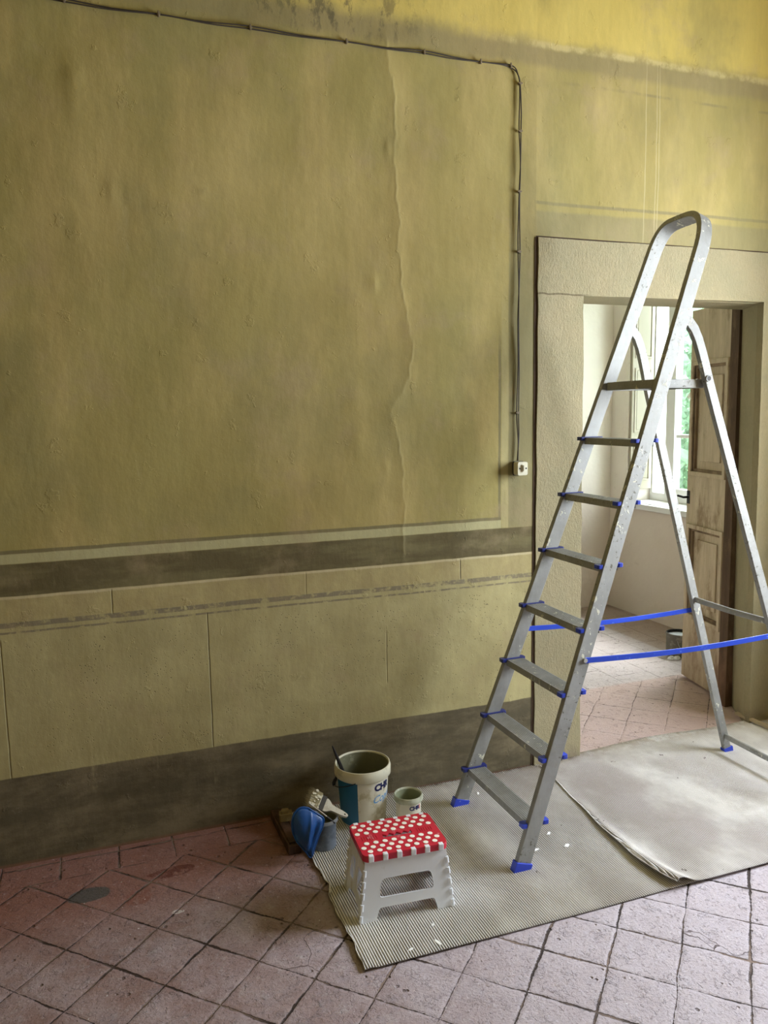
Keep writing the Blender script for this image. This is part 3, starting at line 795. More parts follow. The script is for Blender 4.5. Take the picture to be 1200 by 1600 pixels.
def ribbed(name, mat, x0, x1, y0, y1, left, lift, amp, rough_top=0.0, topf=None, botf=None, base=.0065, tears=None):
    pitch = .0088
    xs = np.arange(x0, x1, pitch/8); ys = np.concatenate([np.linspace(y0, y1, 34)])
    vs = []; nx = len(xs); rnd = np.cumsum(rng.normal(size=nx)*.0012); rnd -= np.linspace(0, rnd[-1], nx)
    rt = rng.uniform(-1, 1, nx)*rough_top
    for jy, y in enumerate(ys):
        t = jy/(len(ys)-1)
        xl = left(y)
        for ix, x in enumerate(xs):
            yb = botf(x) if botf else y0; yt = (topf(x) if topf else y1)+rt[ix]
            yy = yb+(yt-yb)*t
            xx = max(x, left(yy))
            vs.append((xx, yy, base+amp*math.sin(2*PI*x/pitch)+lift(xx, yy)))
    F = []
    for j in range(len(ys)-1):
        for i in range(nx-1):
            a = j*nx+i
            if vs[a+1][0]-vs[a][0] < 1e-7 and vs[a+nx+1][0]-vs[a+nx][0] < 1e-7: continue
            F.append((a, a+1, a+nx+1, a+nx))
    me = bpy.data.meshes.new(name); me.from_pydata(vs, [], F); me.materials.append(mat)
    me.polygons.foreach_set('use_smooth', [True]*len(F)); me.update()
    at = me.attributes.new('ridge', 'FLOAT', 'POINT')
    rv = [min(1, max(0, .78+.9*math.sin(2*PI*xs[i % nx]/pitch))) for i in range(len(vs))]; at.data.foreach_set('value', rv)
    o = bpy.data.objects.new(name, me); C.objects.link(o)
    s_ = o.modifiers.new('thickness', 'SOLIDIFY'); s_.thickness = .0015; s_.offset = -1
    return o
lpts = [(-1.06, 1.001), (-.99, 1.004), (-.86, 1.011), (-.74, 1.000), (-.66, 1.006), (-.600, 1.012), (-.595, 1.030), (-.50, 1.018), (-.40, 1.012), (-.33, 1.006), (-.2, 1.01), (.1, 1.02)]
def left1(y): return interp(lpts, y)+.0025*math.sin(y*61)+.0015*math.sin(y*143)
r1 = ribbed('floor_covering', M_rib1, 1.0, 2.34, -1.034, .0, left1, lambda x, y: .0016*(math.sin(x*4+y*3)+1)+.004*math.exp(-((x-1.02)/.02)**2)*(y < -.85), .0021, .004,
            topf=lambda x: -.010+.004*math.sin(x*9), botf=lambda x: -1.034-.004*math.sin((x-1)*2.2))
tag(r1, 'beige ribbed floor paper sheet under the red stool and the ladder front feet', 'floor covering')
spts = [(-1.06, 2.172), (-1.0, 2.150), (-.9, 2.140), (-.83, 2.136), (-.6, 2.155), (-.42, 2.183), (-.2, 2.210), (.02, 2.232)]
def left2(y): return interp(spts, y)+.002*math.sin(y*23)
def lift2(x, y):
    e = x-left2(y); k = max(0, min(1, (-y-.35)/.7))
    fold = .004+.026*k
    return .0055+fold*math.exp(-((e-.018*k)/(.030+.02*k))**2)*(1 if e > .006 else .75) + .0012*(math.sin(x*5+y*2)+1)
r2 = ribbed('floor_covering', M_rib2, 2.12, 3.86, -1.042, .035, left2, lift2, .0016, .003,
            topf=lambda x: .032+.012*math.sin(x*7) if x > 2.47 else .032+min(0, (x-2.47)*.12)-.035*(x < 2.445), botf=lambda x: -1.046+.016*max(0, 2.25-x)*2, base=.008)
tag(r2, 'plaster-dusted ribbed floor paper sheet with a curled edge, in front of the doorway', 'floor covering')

# ------------------------------------------------------------------ FOLDING STOOL
SX, SY, STH, SH = 1.2323, -.7233, -.0728, .2417
RZ = .0085
st = thing('folding_step_stool', 'white folding step stool with red polka dot seat on the ribbed floor paper', 'stool', (SX, SY, RZ))
cS, sS = math.cos(STH), math.sin(STH)
def SW(x, y, z): return Vector((SX+cS*x-sS*y, SY+sS*x+cS*y, RZ+z))
M_red = simple('red_plastic', (0.50, 0.012, 0.035), .38, var=.12, nscale=25, c2=(0.62, .22, .24), thr=(.60, .70))
M_dot = simple('cream_rubber_dots', (0.86, 0.82, 0.72), .6, var=.08, nscale=60)
M_wp = simple('white_plastic', (0.74, 0.77, 0.80), .42, var=.06, nscale=9, c2=(0.56, .55, .52), thr=(.60, .72))
HS = SH-.0085; W2, D2_ = .297/2, .217/2
b = MB()
slot = []
for i in range(13):
    u = -.052+.104*i/12; slot.append((u, -.010))
top_ = []
for i in range(25):
    u = .052-.104*i/24; top_.append((u, .006+.0045*math.cos(2*PI*i/6)))
slot = slot+top_
b.prism([rrect(.297, .217, .022, 5), list(reversed(slot))], lambda u, v, t: SW(u, v, t), HS-.006, HS)
ring = rrect(.293, .213, .020, 5)
b.sweep([SW(u, v, HS-.0125) for u, v in ring], rprof(.022, .005, .002, 2), N=(0, 0, 1), closed=True)
# slot walls, pressed grooves and fold line
for (u, s_) in ((-.066, 1), (.066, 1)):
    b.box((-.0012, -.1, 0), (.0012, .1, .0012), 0, Matrix.Translation(SW(u, 0, HS-.0004)) @ Matrix.Rotation(STH, 4, 'Z')) if False else None
dots = []
for r_, (v_, n_, off) in enumerate(((.083, 8, 0.0), (.058, 8, .5), (.033, 8, 0.0), (-.033, 9, .5), (-.058, 9, 0), (-.083, 9, .5))):
    pitch = .0325
    for k in range(9):
        u = -.1345+(k+(.5 if off else 0)*1.0)*pitch
        if abs(u) > .137 or (off and k == 8): continue
        if abs(v_) < .05 and abs(u) < .0 : continue
        dots.append((u, v_))
for (u, v_) in dots:
    b.prism([[(u+.0092*math.cos(2*PI*i/16), v_+.0092*math.sin(2*PI*i/16)) for i in range(16)]], lambda a, c, t: SW(a, c, t), HS, HS+.0012, mi=1)
# ribs of the fold
for u in [-.125+.0085*i for i in range(7)]+[.074+.0085*i for i in range(7)]:
    b.prism([[(u-.001, -.012), (u+.001, -.012), (u+.001, .012), (u-.001, .012)]], lambda a, c, t: SW(a, c, t), HS, HS+.001)
b.build('seat', [M_red, M_dot], st, bevel=.0012)
# legs: front and back panels with window and notch
WB, DB = .3328/2, .225/2
def panel(sgn):
    # u: -1..1 across, v: 0..1 up
    zt_, zb_ = HS-.020, 0.0
    def P(u, v, t):
        w = WB+(W2-.006-WB)*v; d = (DB+(D2_-.006-DB)*v)*sgn
        return SW(u*w, d+t*sgn, zb_+(zt_-zb_)*v)
    out = rpoly([(-1, 0), (-.66, 0), (-.60, .205), (.60, .205), (.66, 0), (1, 0), (1, 1), (-1, 1)], [0, 0, .05, .05, 0, 0, 0, 0])
    win = rpoly([(-.63, .365), (.63, .365), (.585, .68), (-.585, .68)], .11)
    bb = MB(); bb.prism([out, list(reversed(win))], P, -.007, 0.0)
    # rim lip round the window and bottom edge
    for loop in (win,):
        bb.sweep([P(u, v, -.001) for u, v in loop], rprof(.003, .003, .001, 1), N=(0, 1*sgn, 0), closed=True)
    # diagonal stiffeners on the inside
    bb.prism([[(-.95, .93), (.95, .93), (.95, .96), (-.95, .96)]], P, -.014, -.007)
    o = bb.build('front_panel' if sgn < 0 else 'back_panel', M_wp, st, bevel=.0012)
    for k in range(6):
        u = -.86+k*1.72/5
        bb = MB(); bb.box((-.0088, min(-.006*sgn, .0105*sgn), -.020), (.0088, max(-.006*sgn, .0105*sgn), .0030), 0, Matrix.Translation(P(u, 1, 0)+Vector((0, 0, .0175))) @ Matrix.Rotation(STH, 4, 'Z'))
        bb.build('hinge_tab', M_wp, o, bevel=.002)
    return P
Pf = panel(-1); Pb = panel(1)
def side(sgn):
    zt_ = HS-.045
    def P(u, v, t):   # u -1..1 along depth
        vv = v*zt_/(HS-.02)
        w = (WB+(W2-.006-WB)*vv)*sgn; d = DB+(D2_-.006-DB)*vv
        return SW(w+(t-.004)*sgn, u*(d-.003), zt_*v)
    for h in (-1, 1):
        bb = MB()
        o0 = [(h*.015, .20), (h*.55, .14), (h*.72, 0), (h*1, 0), (h*1, 1), (h*.015, 1)]
        w0 = [(h*.18, .38), (h*.72, .33), (h*.74, .80), (h*.18, .80)]
        if h < 0: o0.reverse(); w0.reverse()
        bb.prism([rpoly(o0, .03), list(reversed(rpoly(w0, .06)))], P, -.005, 0.0)
        bb.prism([[(h*.18, .38), (h*.22, .36), (h*.76, .80), (h*.70, .82)] if h > 0 else [(h*.70, .82), (h*.76, .80), (h*.22, .36), (h*.18, .38)]], P, -.004, -.001)
        o = bb.build('side_panel', M_wp, st, bevel=.001)
    # hinge knuckles running down the corners
    for cs in (-1, 1):
        for k in range(5):
            v0 = .03+k*.205; v1 = v0+.115
            a = P(cs*1.02, v0, .002); c_ = P(cs*1.02, v1, .002)
            bb = MB(); bb.tube([a, c_], .0062, 12); bb.build('hinge_knuckle', M_wp, st, smooth=True)
side(-1); side(1)

# ------------------------------------------------------------------ PAINT PAILS
def painted_plastic(name, c, smear, s2=(0.30, .33, .22), thr=(.56, .64)):
    m = Mat(name, .5).obj()
    n = m.noise(14, 7, .7); n2 = m.noise(30, 6, .7, m.map((1, 1, .5), (4, 4, 4)))
    k = m.mix(n.sm(*thr)*.8, c, smear); k = m.mix(n2.sm(.66, .70)*.8, k, s2)
    m.col(k); m.bump(n+n2*.6, .0012); return m.m
M_pail = painted_plastic('cream_pail_plastic', (0.74, 0.70, 0.56), (0.50, .44, .26), (0.20, .19, .11), (.52, .62))
M_rim = painted_plastic('paint_smeared_rim', (0.66, 0.63, 0.48), (0.47, .46, .33), (0.07, .06, .04))
M_teal = simple('teal_label', (0.008, 0.115, 0.215), .45, var=.1, nscale=15)
M_inside = painted_plastic('dried_paint_inside', (0.17, 0.165, 0.095), (0.30, .30, .20), (0.50, .50, .36), (.55, .62))
M_inkn = simple('navy_print', (0.012, 0.016, 0.09), .5, var=.02)
M_inkb = simple('light_blue_print', (0.12, 0.34, 0.66), .5, var=.02)
M_inkr = simple('red_print', (0.55, 0.03, 0.03), .5, var=.02)
def wrap_text(txt, name, mat, parent, center, rfun, ang0, z0, size, shear=0.0, bold=0.0, tilt=0.0, squash=1.0):
    cu = bpy.data.curves.new(name, 'FONT'); cu.body = txt; cu.size = size; cu.shear = shear; cu.offset = bold; cu.resolution_u = 3
    cu.extrude = 0.0
    tmp = bpy.data.objects.new(name+'_tmp', cu); C.objects.link(tmp)
    bpy.context.view_layer.update()
    me = bpy.data.meshes.new_from_object(tmp)
    bpy.data.objects.remove(tmp)
    w_ = [v.co.copy() for v in me.vertices]
    for v in me.vertices:
        x, z = v.co.x*squash, v.co.y+v.co.x*tilt
        zz = z0+z; r = rfun(zz)+.0007; a = ang0+x/r
        v.co = (r*math.cos(a), r*math.sin(a), zz-0)
    width = max(p.x for p in w_)*squash
    org = parent_world(parent)
    for v in me.vertices: v.co = Vector(center)+v.co-org
    me.materials.append(mat); me.update()
    o = bpy.data.objects.new(name, me); C.objects.link(o); o.parent = parent
    return width
def pail(root, c, r, h, rb, band, mats, teal=None, wall=.003, lev=.35, inside_h=None):
    rt = r-.010
    b = MB()
    body = [(rb-.006, 0), (rb-.001, .002), (rb, .006)]+[(rb+(rt-rb)*t, .006+(h-band-.006)*t) for t in (.25, .5, .75, 1)]
    b.lathe(body, c, 72, 0, (lambda a, i: (1 if teal and i >= 2 and teal[0] <= (a % (2*PI)) <= teal[1] else 0)))
    b.add([(c[0]+(rb-.006)*math.cos(2*PI*k/24), c[1]+(rb-.006)*math.sin(2*PI*k/24), c[2]) for k in range(24)], [tuple(range(23, -1, -1))])
    o = b.build('body', mats[:2] if teal else [mats[0]], root, smooth=True, angle=50)
    b = MB()
    rim = [(rt-.001, h-band-.002), (r-.003, h-band), (r, h-band+.004), (r, h-.012), (r-.0015, h-.008), (r-.003, h-.001), (r-.006, h), (r-.0095, h-.003), (r-.010, h-.008)]
    b.lathe(rim, c, 72); b.build('rim', mats[2], root, smooth=True, angle=50)
    b = MB(); il = h*lev
    b.lathe([(r-.0100, h-.007), (rt-wall, h-band), (rb+(rt-rb)*lev-wall, il), (rb*.5, il-.002), (0.0001, il-.002)], c, 72); b.build('inside', mats[3], root, smooth=True, angle=50)
    return lambda z: rb+(rt-rb)*max(0, min(1, (z-.006)/(h-band-.006)))
PC = (1.293, -.165, .0085)
pl = thing('paint_pail', 'large cream plastic paint pail with teal side stripe and dried paint inside', 'paint pail', PC)
va = math.atan2(CAM.y-PC[1], CAM.x-PC[0])   # azimuth towards the viewer's side
va = va % (2*PI)
PH = .246
rf = pail(pl, PC, .1175, PH, .094, .046, [M_pail, M_teal, M_rim, M_inside], teal=(va-math.radians(78), va-math.radians(15)), lev=.30)
wrap_text('CHR', 'printed_word', M_inkn, pl, PC, rf, va+math.radians(27), .158, .040, bold=.0022)
wrap_text('Copri', 'printed_word', M_inkb, pl, PC, rf, va+math.radians(21), .105, .044, shear=.40, tilt=.05, bold=.0004)
# drips on the collar
# wire bail with black grip hanging on the left
ea = va-math.radians(14)
b = MB(); E0 = Vector((PC[0]+.117*math.cos(ea), PC[1]+.117*math.sin(ea), PC[2]+PH-.040)); E1 = Vector((PC[0]+.117*math.cos(ea+PI), PC[1]+.117*math.sin(ea+PI), PC[2]+PH-.040))
cen = (E0+E1)/2; rad = (E0-E1)/2; out = Vector((math.cos(ea-PI/2), math.sin(ea-PI/2), 0)); dn = (out*.97+Vector((0, 0, -.24))).normalized()
pts = [cen+rad*math.cos(t)+dn*math.sin(t)*.122+Vector((0, 0, -.012*math.sin(t)*2)) for t in [PI*i/24 for i in range(25)]]
pts = [p if (Vector((p.x-PC[0], p.y-PC[1])).length > .1205) else Vector((PC[0], PC[1], p.z))+Vector((p.x-PC[0], p.y-PC[1], 0)).normalized()*.1205 for p in pts]
b.tube(pts, .0018, 8); hd = b.build('handle', M_iron, pl, smooth=True)
b = MB(); b.tube(pts[9:15], .0075, 10); b.build('grip', simple('black_plastic', (0.012, .012, .012), .5), hd, smooth=True)
# brush standing in the pail
M_blk = simple('black_handle_paint', (0.018, 0.016, 0.015), .35, var=.2, c2=(0.15, .14, .11), thr=(.66, .7))
bh = [Vector((1.160, -.185, .352)), Vector((1.170, -.183, .325)), Vector((1.185, -.180, .285)), Vector((1.203, -.176, .235)), Vector((1.215, -.172, .18)), Vector((1.222, -.17, .14))]
br = thing('paintbrush', 'slim black handled paintbrush standing upright in the large paint pail', 'paintbrush', bh[-1])
b = MB(); rad_ = (.003, .0055, .0075, .0085, .0085, .009)
seg = 12; vs = []; fs = []
for p, r_ in zip(bh, rad_):
    for j in range(seg): vs.append(p+Vector((r_*math.cos(2*PI*j/seg), r_*math.sin(2*PI*j/seg), 0)))
for i in range(len(bh)-1):
    for j in range(seg): fs.append((i*seg+j, i*seg+(j+1) % seg, (i+1)*seg+(j+1) % seg, (i+1)*seg+j))
fs.append(tuple(range(seg))); fs.append(tuple((len(bh)-1)*seg+j for j in range(seg)))
b.add(vs, fs); b.build('handle', M_blk, br, smooth=True)
M_br = simple('bristles', (0.20, 0.17, 0.10), .9, c2=(0.42, .40, .30), thr=(.5, .6))
b = MB(); b.box((1.205, -.185, .085), (1.239, -.155, .14)); b.build('bristles', M_br, br, bevel=.003)

SCN = (1.453, -.275, .0085)
sc = thing('paint_pot', 'small cream paint pot with green paint inside, behind the stool', 'paint pot', SCN)
vb = math.atan2(CAM.y-SCN[1], CAM.x-SCN[0]) % (2*PI)
M_green_in = painted_plastic('green_paint_inside', (0.26, 0.28, 0.17), (0.34, .37, .24), (0.45, .46, .34))
M_rim2 = painted_plastic('green_smeared_rim', (0.52, 0.53, 0.40), (0.30, .32, .21), (0.12, .13, .08), (.45, .58))
rf2 = pail(sc, SCN, .0615, .128, .052, .024, [M_pail, M_pail, M_rim2, M_green_in], lev=.45, wall=.002)
wd = wrap_text('CHR', 'printed_word', M_inkn, sc, SCN, lambda z: rf2(z)+.0002, vb+math.radians(5), .078, .023, bold=.0012)
wrap_text('I', 'printed_word', M_inkr, sc, SCN, lambda z: rf2(z)+.0002, vb+math.radians(5)+wd/.0575+.03, .078, .023, bold=.0012)

GC = (1.078, -.312, .0085)
M_grey = painted_plastic('blue_grey_bucket_plastic', (0.085, 0.105, 0.135), (0.17, .20, .24), (0.03, .05, .10), (.45, .6))
M_greyr = painted_plastic('grey_bucket_rim', (0.22, 0.23, 0.24), (0.34, .35, .33), (0.08, .09, .12))
gb = thing('small_bucket', 'small blue-grey bucket smeared with paint, brushes across its top', 'bucket', GC)
pail(gb, GC, .061, .122, .050, .012, [M_grey, M_grey, M_greyr, M_inside], lev=.6, wall=.002)
# flat brush lying across the bucket
zt_ = GC[2]+.122
fb = thing('paintbrush', 'wide flat paintbrush caked with pale paint lying across the small bucket', 'paintbrush', (1.09, -.31, zt_))
A = Vector((1.036, -.285, zt_+.070)); Bv = Vector((1.172, -.345, zt_-.006))
dvv = (Bv-A).normalized(); sdv = dvv.cross(Vector((.15, -.75, 1)).normalized()).normalized(); upv = sdv.cross(dvv).normalized()
def FB(u, v, t): return A+dvv*u+sdv*v+upv*t
M_crust = painted_plastic('crusted_bristles', (0.50, 0.46, 0.34), (0.66, .62, .48), (0.20, .16, .08), (.42, .56))
b = MB()
for i in range(46):
    v0 = -.036+.072*i/45; jit = random.uniform(-.008, .008); l0 = -.020+jit+.006*abs(v0)/.03
    for layer in (-.010, -.004, .004, .010):
        w_ = .0016; tt = layer+random.uniform(-.002, .002)
        b.add([FB(.040, v0-w_, tt-.001), FB(.040, v0+w_, tt-.001), FB(.040, v0, tt+.002), FB(l0+random.uniform(-.004, .006), v0*1.12+random.uniform(-.002, .002), tt+.001)], [(0, 1, 2), (0, 3, 1), (1, 3, 2), (2, 3, 0)])
b.prism([rpoly([(.0, -.036), (.042, -.034), (.042, .034), (.0, .036)], .006)], FB, -.010, .010)
for _ in range(22):
    u_, v_ = random.uniform(.004, .040), random.uniform(-.034, .034); q = random.uniform(.003, .008)
    b.prism([[(u_+q*math.cos(a), v_+q*.8*math.sin(a)) for a in [2*PI*i/7 for i in range(7)]]], FB, .007, .0115+random.uniform(0, .005))
b.build('bristles', M_crust, fb, smooth=True)
b = MB(); b.prism([[(.040, -.033), (.062, -.033), (.062, .033), (.040, .033)]], FB, -.009, .009); b.build('ferrule', simple('grimy_ferrule', (0.05, .045, .04), .5, .5, c2=(0.4, .38, .3)), fb, bevel=.002)
M_pale = painted_plastic('paint_smeared_handle', (0.42, 0.37, 0.28), (0.60, .57, .47), (0.14, .10, .06), (.42, .55))
b = MB(); hp = rpoly([(.062, -.030), (.075, -.026), (.092, -.012), (.135, -.0105), (.158, -.007), (.165, 0), (.158, .007), (.135, .0105), (.092, .012), (.075, .026), (.062, .030)], .006)
hole = [(.150+.0035*math.cos(-2*PI*i/10), .0035*math.sin(-2*PI*i/10)) for i in range(10)]
b.prism([hp, hole], FB, -.006, .006); b.build('handle', M_pale, fb, bevel=.0015)
sk = MB(); SA, SB = Vector((1.018, -.335, zt_+.076)), Vector((1.105, -.362, zt_-.004))
sk.tube([SA, SA.lerp(SB, .5)+Vector((0, 0, .002)), SB], .0028, 8, 0); sk.tube([SA.lerp(SB, .72), SB+Vector((.006, -.001, -.006))], .0042, 8, 1)
s_ = sk.build('stirring_stick', [M_pale, M_blk], smooth=True); recenter(s_, SB)
tag(s_, 'thin paint-spattered stick leaning across the small blue-grey bucket', 'stick')
# blue plastic tray leaning on the bucket
M_bluet = simple('blue_tray_plastic', (0.008, 0.065, 0.24), .35, var=.15, nscale=8, c2=(0.02, .13, .36), thr=(.55, .68))
TC = Vector((1.00, -.36, .0085))
outl = [(1.000, .020), (.984, .050), (.955, .086), (.937, .135), (.938, .176), (.948, .203), (.972, .220), (1.003, .214), (1.030, .190), (1.066, .160), (1.058, .130), (1.040, .098), (1.020, .050), (1.010, .022)]
b = MB()
outl = rpoly(outl, .02, 3)
ctr = (.995, .130)
def bow(u, v, x, z): return -.370-.032*math.sin(PI*min(1, max(0, (x-.93)/.14)))*(1-.35*(z/.22))+.018*math.sin((x-.93)*24)
rings = []; nR = 9
for k in range(nR+1):
    f = k/nR
    rings.append([(ctr[0]+(p[0]-ctr[0])*f, ctr[1]+(p[1]-ctr[1])*f) for p in outl])
vs = []; nO = len(outl)
for k, rg in enumerate(rings):
    for p in rg:
        f = k/nR; rimb = .030*(1-f**3)
        crease = .016*math.exp(-(((p[0]-1.022)-(p[1]-.12)*.32)/.009)**2)*(1-f**4)-.006*math.exp(-(((p[0]-.995)-(p[1]-.12)*.25)/.007)**2)
        vs.append((p[0]+.002, -.386-.030*(1-f**2.5)+crease+(p[1]-.02)*.10, p[1]-.006))
fs = [(k*nO+i, k*nO+(i+1) % nO, (k+1)*nO+(i+1) % nO, (k+1)*nO+i) for k in range(nR) for i in range(nO)]
b.add(vs, fs); 
b.tube([Vector(vs[nR*nO+i]) for i in range(nO)], .0032, 8, closed=True)
t_ = b.build('plastic_tray', M_bluet, smooth=True, angle=60)
md = t_.modifiers.new('thickness', 'SOLIDIFY'); md.thickness = .0025
recenter(t_, (1.0, -.37, .012))
tag(t_, 'blue plastic tray leaning upright against the small blue-grey bucket', 'tray')
# dark batten and yellow sponge on the tiles
b = MB(); b.box((-.026, -.155, 0), (.026, .150, .038)); b.box((-.018, -.14, .038), (.016, .10, .046))
bt = b.build('wooden_batten', oldwood('blackened_wood', (0.018, 0.012, 0.009), (0.028, .018, .012), (0.05, .035, .025)), bevel=.003)
bt.location = (.958, -.165, .0005); bt.rotation_euler = (0, 0, .02)
tag(bt, 'blackened wooden batten lying on the tiles left of the blue tray', 'batten')
M_sp = painted_plastic('crusted_sponge', (0.22, 0.16, 0.06), (0.34, .28, .14), (0.10, .07, .035))
b = MB(); b.prism([rpoly([(-.028, -.018), (.026, -.022), (.030, .016), (-.022, .022)], .008)], lambda u, v, t: Vector((u, v, t)), 0, .030)
b.prism([rpoly([(-.020, -.012), (.012, -.014), (.016, .010), (-.012, .014)], .006)], lambda u, v, t: Vector((u, v, t)), .030, .042)
sg = b.build('sponge', M_sp, bevel=.004); sg.location = (.968, -.13, .0475)
tag(sg, 'yellowish crusted sponge resting on the blackened batten', 'sponge')

# paint can in the far room, half hidden by the door leaf
KC = (4.03, 1.12, .001)
kc = thing('paint_can', 'dark metal paint can of white paint on the far room floor behind the door leaf', 'paint can', KC)
M_can = painted_plastic('grimy_can_metal', (0.13, 0.115, 0.085), (0.30, .27, .21), (0.05, .04, .03), (.5, .6))
M_wpaint = simple('wet_white_paint', (0.80, 0.84, 0.88), .25, var=.05)
b = MB(); b.lathe([(.084, 0), (.088, .002), (.0875, .012), (.086, .015), (.086, .145), (.089, .150), (.089, .158), (.085, .160)], KC, 48); b.build('body', M_can, kc, smooth=True, angle=50)
b = MB(); b.lathe([(.0851, .159), (.0800, .158), (.0800, .152), (.0840, .150), (.0840, .134)], KC, 48); b.build('rim', M_iron, kc, smooth=True, angle=50)
b = MB(); b.lathe([(.0838, .138), (.060, .1355), (.030, .136), (.0001, .1355)], KC, 48); b.build('paint', M_wpaint, kc, smooth=True)
b = MB(); b.tube([(KC[0]-.088*math.cos(t), KC[1]-.088*math.sin(t)*.25-.085, KC[2]+.13-.085*math.sin(t)) for t in [PI*i/16 for i in range(17)]], .0016, 6); b.build('handle', M_alu_in, kc, smooth=True)
rgm = MB()
for k in range(5):
    cx_, cy_, r_ = KC[0]-.125+k*.022, KC[1]-.060+.012*math.sin(k*2.1), .018+.004*math.sin(k)
    rgm.add([(cx_+r_*math.cos(a)*math.cos(e), cy_+r_*math.sin(a)*math.cos(e), .002+r_*.9*math.sin(e)) for e in (0, .5, 1.0, 1.45) for a in [2*PI*i/9 for i in range(9)]],
            [(q*9+i, q*9+(i+1) % 9, (q+1)*9+(i+1) % 9, (q+1)*9+i) for q in range(3) for i in range(9)]+[tuple(27+i for i in range(9))])
rg_ = rgm.build('cloth_rag', simple('white_cloth', (0.75, .75, .72), .9), smooth=True); recenter(rg_, (KC[0]-.09, KC[1]-.06, .002))
tag(rg_, 'small crumpled white rag on the floor beside the far room paint can', 'rag')

# baton on the floor by the right-hand pier
M_lw = simple('pale_wood', (0.46, 0.37, 0.23), .7, var=.15, nscale=20)
b = MB(); b.box((-.012, -.30, 0), (.012, .11, .014)); bo = b.build('wooden_strip', M_lw, bevel=.001)
bo.location = (3.540, -.02, .0245); bo.rotation_euler = (0, 0, .06)
tag(bo, 'pale wooden strip lying on the dusty floor paper by the right door pier', 'wooden strip')

# ------------------------------------------------------------------ WIRE AND SWITCH ON THE WALL
M_wire = simple('dark_old_cable', (0.035, 0.024, 0.014), .7, var=.3, nscale=50)
M_clip = simple('cable_clip', (0.16, 0.12, 0.07), .6)
wp = [(-.30, 3.140), (-.05, 3.134), (.10, 3.131), (.232, 3.132), (.314, 3.131), (.47, 3.126), (.63, 3.132), (.80, 3.128), (.962, 3.134), (1.15, 3.131), (1.339, 3.136), (1.51, 3.134), (1.669, 3.141), (1.80, 3.136), (1.924, 3.137), (2.02, 3.140), (2.062, 3.138), (2.088, 3.128), (2.102, 3.108), (2.111, 3.075), (2.114, 2.98), (2.113, 2.882), (2.116, 2.76), (2.112, 2.634), (2.110, 2.50), (2.111, 2.382), (2.112, 2.24), (2.109, 2.091), (2.112, 1.88), (2.108, 1.684), (2.113, 1.57), (2.109, 1.470)]
def smooth_path(pts, k=4):
    out = []
    for i in range(len(pts)-1):
        p0 = Vector(pts[max(0, i-1)]); p1 = Vector(pts[i]); p2 = Vector(pts[i+1]); p3 = Vector(pts[min(len(pts)-1, i+2)])
        for j in range(k):
            t = j/k; out.append(.5*((2*p1)+(p2-p0)*t+(2*p0-5*p1+4*p2-p3)*t*t+(3*p1-p0-3*p2+p3)*t**3))
    out.append(Vector(pts[-1])); return out
cb = thing('electric_cable', 'dark twin electric cable clipped along the top of the wall down to the switch', 'cable', (2.11, -.02, 1.50))
base_ = smooth_path(wp)
b = MB()
for s_ in (-1, 1):
    pts = []; 
    for i, p in enumerate(base_):
        q = base_[min(i+1, len(base_)-1)]-base_[max(0, i-1)]; q.normalize(); nn = Vector((-q.y, q.x))
        a = i*.55
        pts.append(Vector((p.x+nn.x*.0042*s_*math.cos(a*.35), -.0100+.0016*s_*math.sin(a), p.y+nn.y*.0042*s_*math.cos(a*.35))))
    b.tube(pts, .0026, 8)
b.build('cord', M_wire, cb, smooth=True)
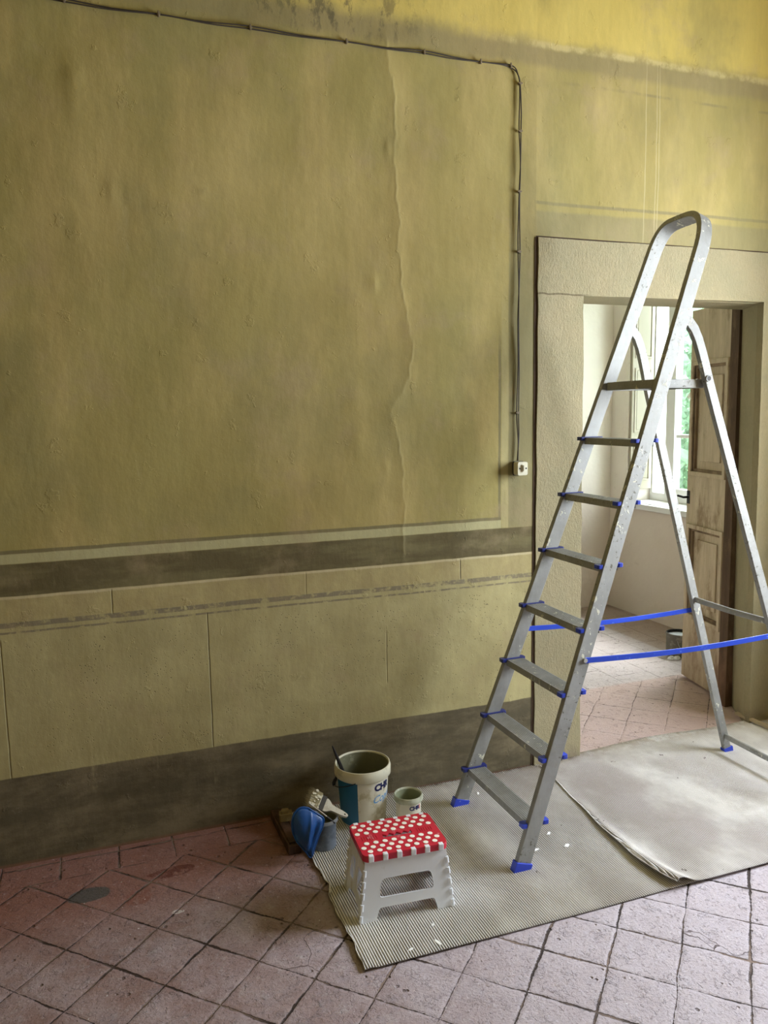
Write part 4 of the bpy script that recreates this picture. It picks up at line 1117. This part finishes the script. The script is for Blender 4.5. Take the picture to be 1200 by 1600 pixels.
for (x, z) in ((.314, 3.131), (.63, 3.132), (.962, 3.134), (1.339, 3.136), (1.669, 3.141), (1.924, 3.137), (2.066, 3.140), (2.113, 3.075), (2.114, 2.882), (2.112, 2.634), (2.111, 2.382), (2.108, 1.684)):
    b = MB(); b.prism([[(x+.0065*math.cos(2*PI*i/10), z+.0065*math.sin(2*PI*i/10)) for i in range(10)]], I3, -.015, -.001)
    hz = z > 3.1
    b.box((x-(.003 if hz else .011), -.017, z-(.011 if hz else .003)), (x+(.003 if hz else .009), -.012, z+(.010 if hz else .003)))
    b.build('clip', M_clip, cb, bevel=.001)
M_ivory = simple('ivory_bakelite', (0.64, 0.61, 0.46), .35, var=.08, nscale=20)
M_mould = simple('dark_backing', (0.05, .045, .03), .8)
sw = thing('wall_outlet', 'small ivory surface-mounted switch box at the end of the cable beside the doorway', 'switch', (2.120, -.03, 1.436))
b = MB(); b.prism([rrect(.052, .064, .006, 3, 2.113, 1.436)], I3, -.012, -.004); b.build('backing', M_mould, sw)
b = MB(); b.prism([rrect(.050, .060, .008, 4, 2.113, 1.436)], I3, -.050, -.012); b.build('housing', M_ivory, sw, bevel=.003, seg=3)
b = MB(); b.prism([rrect(.014, .034, .003, 3, 2.115, 1.438)], I3, -.0555, -.050); b.prism([rrect(.006, .026, .002, 3, 2.116, 1.438)], I3, -.059, -.0555); b.build('rocker', M_ivory, sw, bevel=.001)
for x in (2.098, 2.130):
    b = MB(); b.prism([[(x+.0036*math.cos(2*PI*i/12), 1.437+.0036*math.sin(2*PI*i/12)) for i in range(12)]], I3, -.0512, -.0495); b.build('screw', M_iron, sw)

# ------------------------------------------------------------------ PLASTER FLAKES ON THE FLOOR PAPER
M_fl = simple('white_plaster_flake', (0.85, 0.84, 0.80), .9, var=.05)
FLAKES = [(1.282, -.916, .009, .6), (1.262, -1.005, .016, 1.9), (1.167, -1.000, .009, .3), (1.83, -.162, .010, 1.0), (1.959, -.67, .015, .3), (1.942, -.567, .012, .5), (1.832, -.653, .014, .1)]
for k, (x, y, L_k, rot) in enumerate(FLAKES):
    b = MB(); pts = [(L_k*math.cos(2*PI*i/9)*(1+.35*math.sin(i*2.3+k)), .45*L_k*math.sin(2*PI*i/9)*(1+.3*math.sin(i*1.7+k))) for i in range(9)]
    b.prism([pts], lambda u, v, t: Vector((u, v, t+.0015*math.sin(u*300))), 0, .003)
    f = b.build('plaster_flake', M_fl); f.location = (x, y, .0095); f.rotation_euler = (0, 0, rot)
    tag(f, 'small white plaster flake lying on the ribbed floor paper', 'plaster flake', 'plaster flakes on the floor paper')
